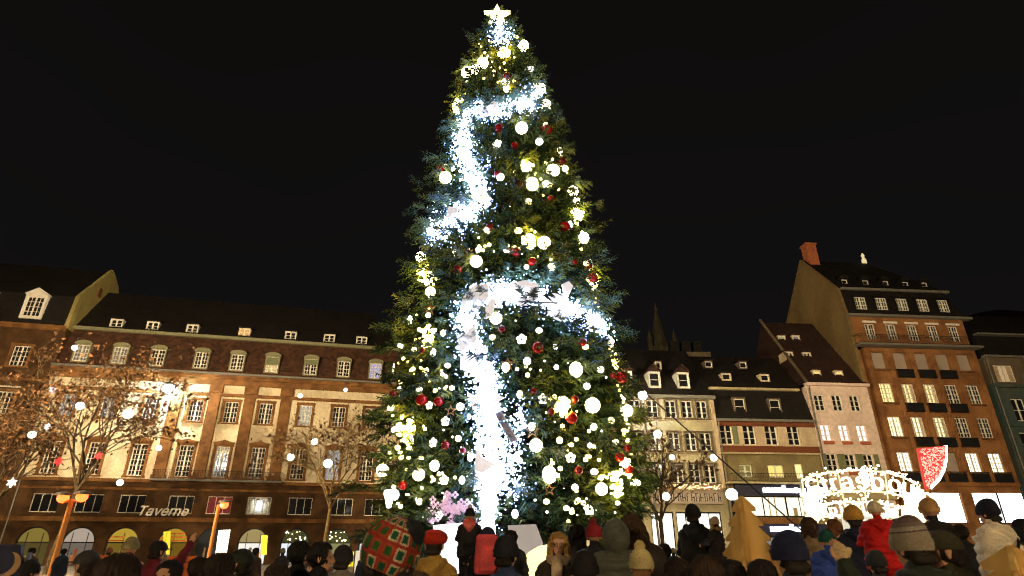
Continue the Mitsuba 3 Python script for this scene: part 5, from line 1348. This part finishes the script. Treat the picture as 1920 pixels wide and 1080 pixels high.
def person(label, x, y, D, face=0, coat=DARK, style='plain', pose='down', hat=None, hatc=DARK, pom=None, hair='short', hairc=(.02, .013, .009), scarf=None, scarfc=(.5, .4, .3), tails=False,
           hood=None, pants=(.02, .02, .03), skin='skin', h=None, z0=0.0, tilt=0.0, name='person', group=None, tiltx=0.0):
    """head centre at photo pixel (x, y), D metres ahead; face: degrees turned left from looking away from the viewer"""
    c = dist(x, y, D)
    s = (c[2] - z0) / 1.648 if h is None else h / 1.77
    zb = z0 if h is None else c[2] - 1.648 * s
    k = thing(name, label, 'person', group)
    M = at(c[0], D, zb, math.radians(face), s)
    if tilt or tiltx:   # lean of the whole figure about the feet
        a = math.radians(tilt); R = np.eye(4); R[0, 0], R[0, 2], R[2, 0], R[2, 2] = math.cos(a), math.sin(a), -math.sin(a), math.cos(a)
        M = at(c[0] - math.sin(a) * 1.648 * s, D, zb) @ R @ at(0, 0, 0, math.radians(face), s)
    g = lambda nm, sh, m_, MM=None: put(sub(k, nm), {**sh, 'bsdf': {'type': 'ref', 'id': m_}}, M if MM is None else MM)
    g('body', body_mesh(pose), skin)
    g('coat', coat_mesh(pose, style), fabric(coat))
    g('trousers', leg_mesh(pose), fabric(pants))
    g('shoes', shoe_mesh(pose), fabric((.015, .012, .01), .6))
    if hat and hair == 'short':
        hair = 'under_hat'
    if hair:
        g('hair', hair_mesh(hair), fabric(hairc, .55))
    if hat:
        g('hat', hat_mesh(hat), hatc if isinstance(hatc, str) else fabric(hatc))
    if pom is not None:
        g('pompom', pom_mesh(), fabric(pom), M @ at(0, -.04, 1.655 + .165, 0, .05))
    if scarf:
        g('scarf', scarf_mesh(tails), fabric(scarfc))
    if hood is not None:
        g('hood', hood_mesh(), fabric(hood))
    if abs(((face + 180) % 360) - 180) > 60:
        for sx in (-1, 1):
            g('eye', mikit.ply(MB().sphere((sx * .034, .083, 1.648), 1, 2, (.014, .007, .0085)).get(), None, True) if ('eye', sx) not in S_ else S_['eye', sx], 'eye_dark')
        if 'mouth' not in S_:
            S_['mouth'] = mikit.ply(MB().sphere((0, .0935, 1.574), 1, 2, (.022, .007, .008)).get(), None, True)
        g('mouth', S_['mouth'], 'lip')
    return k, M, s
MUST, TAN, OLIVE, MAROON = (.42, .24, .05), (.30, .2, .11), (.055, .055, .03), (.13, .012, .02)
R_ = rr
# -- left of the tree
person('person in a dark hood with a pale fluffy rim at the bottom left corner', 57, 1072, 7.5, -30, (.03, .028, .03), hat='beanie', hatc=(.015, .014, .015), scarf=True, scarfc=(.5, .42, .3))
person('person in a dark flat cap with a pale brim, bottom left', 160, 1060, 5.6, 70, (.30, .25, .17), hat='cap', hatc=(.04, .035, .035), hairc=(.03, .02, .015))
person('blurred dark haired person close by, in front of the orange barrier', 217, 1090, 3.0, 10, (.03, .022, .02), hair='bob', hairc=(.03, .018, .012))
person('person in a maroon coat and round pale olive beanie', 246, 1027, 9.5, 0, MAROON, hat='beanie', hatc=(.33, .27, .13), hair=None, group=None)
person('person in a maroon coat and dark hat with one arm raised', 297, 1034, 8.4, -25, MAROON, pose='raise', hat='cap', hatc=(.012, .012, .015))
k, M, s = person('person with black hair and a lit forehead turned towards the viewer, bottom left', 313, 1079, 5.2, 165, (.06, .045, .05), hair='short', hairc=(.014, .011, .012))
person('dark haired person with a pale collar right of the lit forehead', 372, 1068, 6.3, 15, (.05, .04, .035), scarf=True, scarfc=(.5, .4, .3))
person('blurred person with thick black hair close by, in front of the display board', 411, 1074, 4.2, 0, (.03, .025, .025), hair='bob', hairc=(.02, .012, .01))
person('person in a dark green cap seen from the side, face lit orange', 450, 1058, 5.5, 75, (.03, .035, .022), hat='cap', hatc=(.02, .025, .016), hair='short')
k, M, s = person('person in black with arms up taking a picture in front of the arched windows', 562, 1040, 6.2, -20, (.012, .012, .014), pose='phone', hairc=(.012, .01, .01))
person('person in a grey brown sleeve left of the person taking a picture', 522, 1086, 5.0, -40, (.16, .13, .10), hairc=(.03, .02, .015))
person('man with short black hair looking right, face lit from the right', 604, 1045, 5.6, -78, (.010, .010, .012), hair='short', hairc=(.012, .009, .008))
person('person with a dark hat in a grey hooded jacket in front of the yellow cloth', 643, 1050, 6.4, 0, (.24, .21, .17), hood=(.2, .17, .14), hat='beanie', hatc=(.02, .015, .02))
# the crocheted hat
HX = dist(733, 1032, 3.1)
def crochet(p, n, uv):
    x, y, z = p.x - float(HX[0]), p.y - 3.1, p.z - float(HX[2])
    a = dr.atan2(x * .93 - z * .37, -y) * 2.35 + .3
    b = dr.asin(dr.clip((z * .93 + x * .37) / .17, -1, 1)) * 2.3 + .45
    fa, fb = a - dr.floor(a), b - dr.floor(b)
    d = dr.maximum(dr.abs(fa - .5), dr.abs(fb - .5))
    odd = mikit.cell_rand(dr.floor(a), dr.floor(b), 7)
    green, red, cream = mi.Color3f(.012, .075, .035), mi.Color3f(.30, .03, .02), mi.Color3f(.60, .46, .28)
    core = dr.select(odd > .45, green, mi.Color3f(.03, .09, .02))
    ring = dr.select(odd > .5, cream, dr.select(odd > .25, mi.Color3f(.36, .06, .02), mi.Color3f(.012, .07, .035)))
    c = dr.select(d < .27, core, dr.select(d < .40, ring, red))
    return c * (.65 + .7 * noise(p.x * 160, p.y * 160, p.z * 160))
mat('crochet_squares', proc(crochet), .95)
k, M, s = person('person in a large crocheted hat of red, green and cream squares with black pompom', 733, 1040, 3.1, 0, (.02, .02, .022), hair='bob', hairc=(.02, .014, .01))
hm = MB().raw(*dome((0, 0, 0), .142, .15, .155, .62, 80, 24, .008, 40))
put(sub(k, 'hat'), mikit.ply(hm.get(), 'crochet_squares', 50), at(HX[0], HX[1], HX[2]) @ np.array([[.93, 0, .37, 0], [0, 1, 0, 0], [-.37, 0, .93, 0], [0, 0, 0, 1]]))
pq = dist(770, 1003, 3.08)
put(sub(k, 'pompom'), {**pom_mesh(), 'bsdf': {'type': 'ref', 'id': fabric((.012, .014, .018))}}, at(pq[0], pq[1], pq[2], 0, .068))
person('person in a red orange beret and mustard jacket', 816, 1022, 6.4, -15, MUST, hat='beret', hatc=(.52, .03, .012), hair='short', hood=MUST, hairc=(.02, .012, .01))
person('blurred tan shouldered person right of the crocheted hat', 778, 1112, 3.6, 5, (.32, .2, .09), hair='short', hairc=(.1, .06, .03))
# child on shoulders
k, M, s = person('child in black riding on shoulders, red scarf and hood, black hat with a pale pompom', 881, 966, 8.8, 0, (.012, .011, .012), pose='ride', hat='pom', hatc=(.012, .011, .012), pom=(.6, .56, .5), scarf=True, scarfc=(.75, .12, .1), hood=(.8, .17, .14), h=1.12, hair=None)
cz = dist(881, 966, 8.8)
person('person in a black coat carrying the child on the shoulders', 881, 1052, 8.86, 0, (.014, .013, .014), pose='phone', hat='beanie', hatc=(.02, .018, .02))
bp = smooth_solid([hull(((-.10, 0, .12), .05), ((.10, 0, .12), .05), ((-.11, 0, -.25), .06), ((.11, 0, -.25), .06)), hull(((-.08, -.06, -.05), .035), ((.08, -.06, -.05), .035), ((-.08, -.06, -.24), .04), ((.08, -.06, -.24), .04))], .04, 4)
q = dist(913, 1028, 8.4)
one('backpack', 'red backpack worn beside the child on shoulders', 'backpack', bp, fabric((.72, .09, .10)), at(*q, rz=.3), smooth=True)
person('person in black wearing the red backpack', 914, 1012, 8.62, 5, (.015, .014, .02), hat='beanie', hatc=(.02, .02, .05), hair=None)
person('person in a dark beanie and blue jacket, left of the glowing cream panel', 950, 1040, 5.2, -25, (.035, .05, .115), hat='beanie', hatc=(.014, .013, .02), hair='short')
person('person with short dark hair far ahead, in front of the picture board', 958, 1010, 11.5, 0, (.03, .03, .035), hair='short')
# woman with glasses
k, M, s = person('woman with glasses and blond hair facing the viewer, cream scarf and dark olive coat', 1047, 1021, 7.2, 176, (.036, .026, .016), hair='long', hairc=(.42, .24, .07), scarf=True, scarfc=(.52, .38, .24), tails=True, skin='skin_pale', pose='pocket')
gm = MB()
for sx in (-1, 1):
    c_ = [(sx * .034 + .024 * math.cos(a), .101, 1.648 + .019 * math.sin(a)) for a in np.linspace(0, 2 * PI, 17)]
    gm.tube(c_, .0028, 5).tube([(sx * .058, .10, 1.652), (sx * .088, .06, 1.655), (sx * .095, -.01, 1.655)], .0024, 5)
gm.tube([(-.011, .103, 1.652), (0, .106, 1.655), (.011, .103, 1.652)], .0026, 5)
put(sub(k, 'glasses'), mikit.ply(gm.get(), 'dark_iron'), M)
person('dark haired person between the woman with glasses and the red knit hat', 1082, 1002, 9.6, 0, (.02, .018, .018), hair='bob', hairc=(.014, .01, .009))
person('person in a red knit hat with a pompom and dark coat', 1114, 1004, 9.2, -20, (.018, .016, .018), hat='pom', hatc=(.30, .02, .03), pom=(.3, .03, .04), hair=None)
person('person in a grey green hooded jacket seen from behind, hood up', 1155, 1004, 6.4, -10, (.085, .085, .062), hat='hood_up', hatc=(.10, .10, .075), hair=None, style='puffer', z0=0.0)
person('person with long brown hair leaning to the left', 1186, 986, 6.9, -20, (.03, .02, .015), hair='long', hairc=(.055, .028, .014), tilt=-9)
person('dark round head close by, right of the woman with glasses', 1096, 1072, 4.4, 0, (.02, .018, .02), hat='beanie', hatc=(.012, .011, .012), hair='short')
person('child in a pale yellow beanie with a pompom', 1203, 1062, 5.2, -15, (.14, .10, .06), hat='pom', hatc=(.55, .44, .2), pom=(.55, .42, .18), hair='short', hairc=(.2, .1, .04))
person('dark figure in the distance between the yellow beanie and the man holding a child', 1245, 1036, 9.5, 0, (.02, .018, .02))
person('dark haired person at the bottom, left of the pair before the wooden fir', 1270, 1078, 4.6, 0, (.02, .017, .017), hair='bob', hairc=(.024, .013, .01))
person('person with thick brown hair at the bottom before the wooden fir', 1325, 1080, 3.9, -5, (.03, .024, .02), hair='bob', hairc=(.04, .022, .012))
k, M, s = person('man in black with a black hat holding a child on his arm', 1300, 966, 9.0, -35, (.012, .012, .015), pose='carry', hat='beanie', hatc=(.010, .010, .010), hood=(.014, .014, .016), z0=.4)
person('small child in a pale beige beanie held by the man in black', 1339, 981, 8.7, 60, (.03, .025, .03), style='puffer', pose='ride', hat='beanie', hatc=(.52, .40, .29), h=.98, skin='skin', scarf=True, scarfc=(.4, .26, .1))
person('dark head at the bottom just right of the wooden fir foot', 1372, 1082, 4.6, 0, (.02, .018, .018), hair='short', hairc=(.018, .012, .01))
person('dark head at the bottom left of the big navy beanie', 1428, 1083, 4.4, 5, (.022, .02, .02), hair='bob', hairc=(.018, .012, .01))
# -- right group
person('person in a big ribbed navy beanie close by', 1480, 1044, 3.8, 10, (.03, .028, .03), hat='beanie', hatc=(.016, .019, .05), hair='short')
person('brown haired person in a tan coat below the left end of the light arch', 1520, 988, 8.0, -65, TAN, hair='bob', hairc=(.06, .03, .015), z0=.4)
person('child in a green beanie and bright blue jacket', 1550, 1014, 7.0, -10, (.03, .065, .30), style='puffer', hat='beanie', hatc=(.012, .075, .055), hair=None, hood=(.03, .065, .3), z0=.4)
person('person with reddish brown hair behind the child in blue', 1563, 990, 8.8, 20, (.13, .07, .03), hair='long', hairc=(.16, .06, .02), z0=.4)
person('person in a mustard beanie and navy coat', 1600, 972, 7.0, -10, (.013, .015, .035), hat='beanie', hatc=(.50, .26, .045), hair='short', z0=.4, hood=(.013, .015, .035))
person('child in a cream beanie and bright red jacket riding on shoulders', 1641, 958, 5.9, -20, (.55, .014, .014), style='puffer', pose='ride', hat='beanie', hatc=(.62, .5, .33), hair=None, hood=(.55, .014, .014), h=1.03)
person('person in a dark coat carrying the child in red', 1643, 1058, 5.78, 0, (.03, .03, .028), hat='beanie', hatc=(.03, .032, .035), z0=.2)
person('person in a dark green hood right of the red jacket', 1684, 992, 8.2, 15, (.03, .04, .024), hat='hood_up', hatc=(.035, .045, .026), hair=None, z0=.4)
def stripes(p, n, uv):
    t = (p.z - 1.55) * 1.0 - p.x * .10
    w = dr.floor(t / .022)
    k_ = mikit.cell_rand(w, 3, 1)
    return mix((.30, .24, .17), mix((.10, .05, .06), (.36, .30, .24), k_), dr.select(t > -.14 + .1 * 0, 1.0, 0.0)) * (.75 + .5 * noise(p.x * 170, p.y * 170, p.z * 170))
mat('striped_knit', proc(stripes), .95)
k, M, s = person('person in a striped grey and mauve beanie and dark green jacket close by', 1708, 1026, 3.75, 12, (.028, .036, .022), hat='long_beanie', hatc='striped_knit', hair='short', hood=(.03, .04, .024), pose='raise_left')
mt = smooth_solid([hull(((-.27, .28, 1.55), .04), ((-.27, .30, 1.63), .05)), hull(((-.25, .28, 1.58), .022), ((-.215, .28, 1.63), .02))], .015, 4)
put(sub(k, 'mitten'), mikit.ply(mt, fabric((.6, .42, .22)), True), M)
person('person in an olive cap and jacket looking left, cheek lit orange', 1768, 1034, 4.2, 62, (.055, .048, .022), hat='cap', hatc=(.05, .042, .024), hair='short', hood=(.05, .045, .022))
person('person in a tan cap and black coat before the shop window', 1742, 958, 7.6, 5, (.012, .013, .010), hat='beanie', hatc=(.42, .22, .08), hair=None, z0=.4, style='puffer')
k, M, s = person('person in a cream white puffer coat and dark beanie with a black shoulder strap', 1852, 962, 6.7, 22, (.80, .68, .50), style='puffer', hat='beanie', hatc=(.012, .012, .026), hair='short', hood=(.80, .68, .50), z0=.4)
put(sub(k, 'shoulder_strap'), mikit.ply(MB().tube([(.17, .02, 1.56), (.14, -.12, 1.48), (.06, -.195, 1.34), (-.06, -.205, 1.18), (-.19, -.12, 1.03), (-.24, .02, .97)], .016, 8).get(), 'dark_iron'), M)
person('dark figure at the right edge behind the cream white coat', 1916, 992, 7.4, 0, (.014, .013, .013), hair='bob', hairc=(.012, .01, .01), z0=.4)
person('dark figure between the tan cap and the cream white coat', 1800, 1000, 8.4, 0, (.012, .012, .012), hair='short', z0=.4)
# far background crowd between the tree and the shops
for i, (x, D) in enumerate(sorted([(60, 20), (120, 24), (205, 22), (350, 19), (480, 20), (530, 24), (590, 18), (690, 16), (1225, 19), (1262, 23), (1410, 17), (1450, 21), (1660, 15), (1690, 18)])):
    xr = 'at the far left' if x < 300 else 'left of the tree' if x < 700 else 'right of the tree' if x < 1500 else 'below the light arch'
    q = dist(x, 1032, D); hgt = R_.uniform(1.6, 1.82)
    cx, cy = q[0], D
    person('distant person in the back rows, %sfrom the left' % (TEN[i] or 'first '), x, 1032 + 3, D, R_.uniform(-40, 40), R_.choice([(.03, .025, .03), (.05, .03, .02), (.02, .03, .05), (.08, .06, .05)]), hat=R_.choice(['beanie', None, 'beanie']), hatc=R_.choice([(.03, .03, .04), (.3, .1, .06), (.2, .18, .14)]), group='distant people in the back rows')
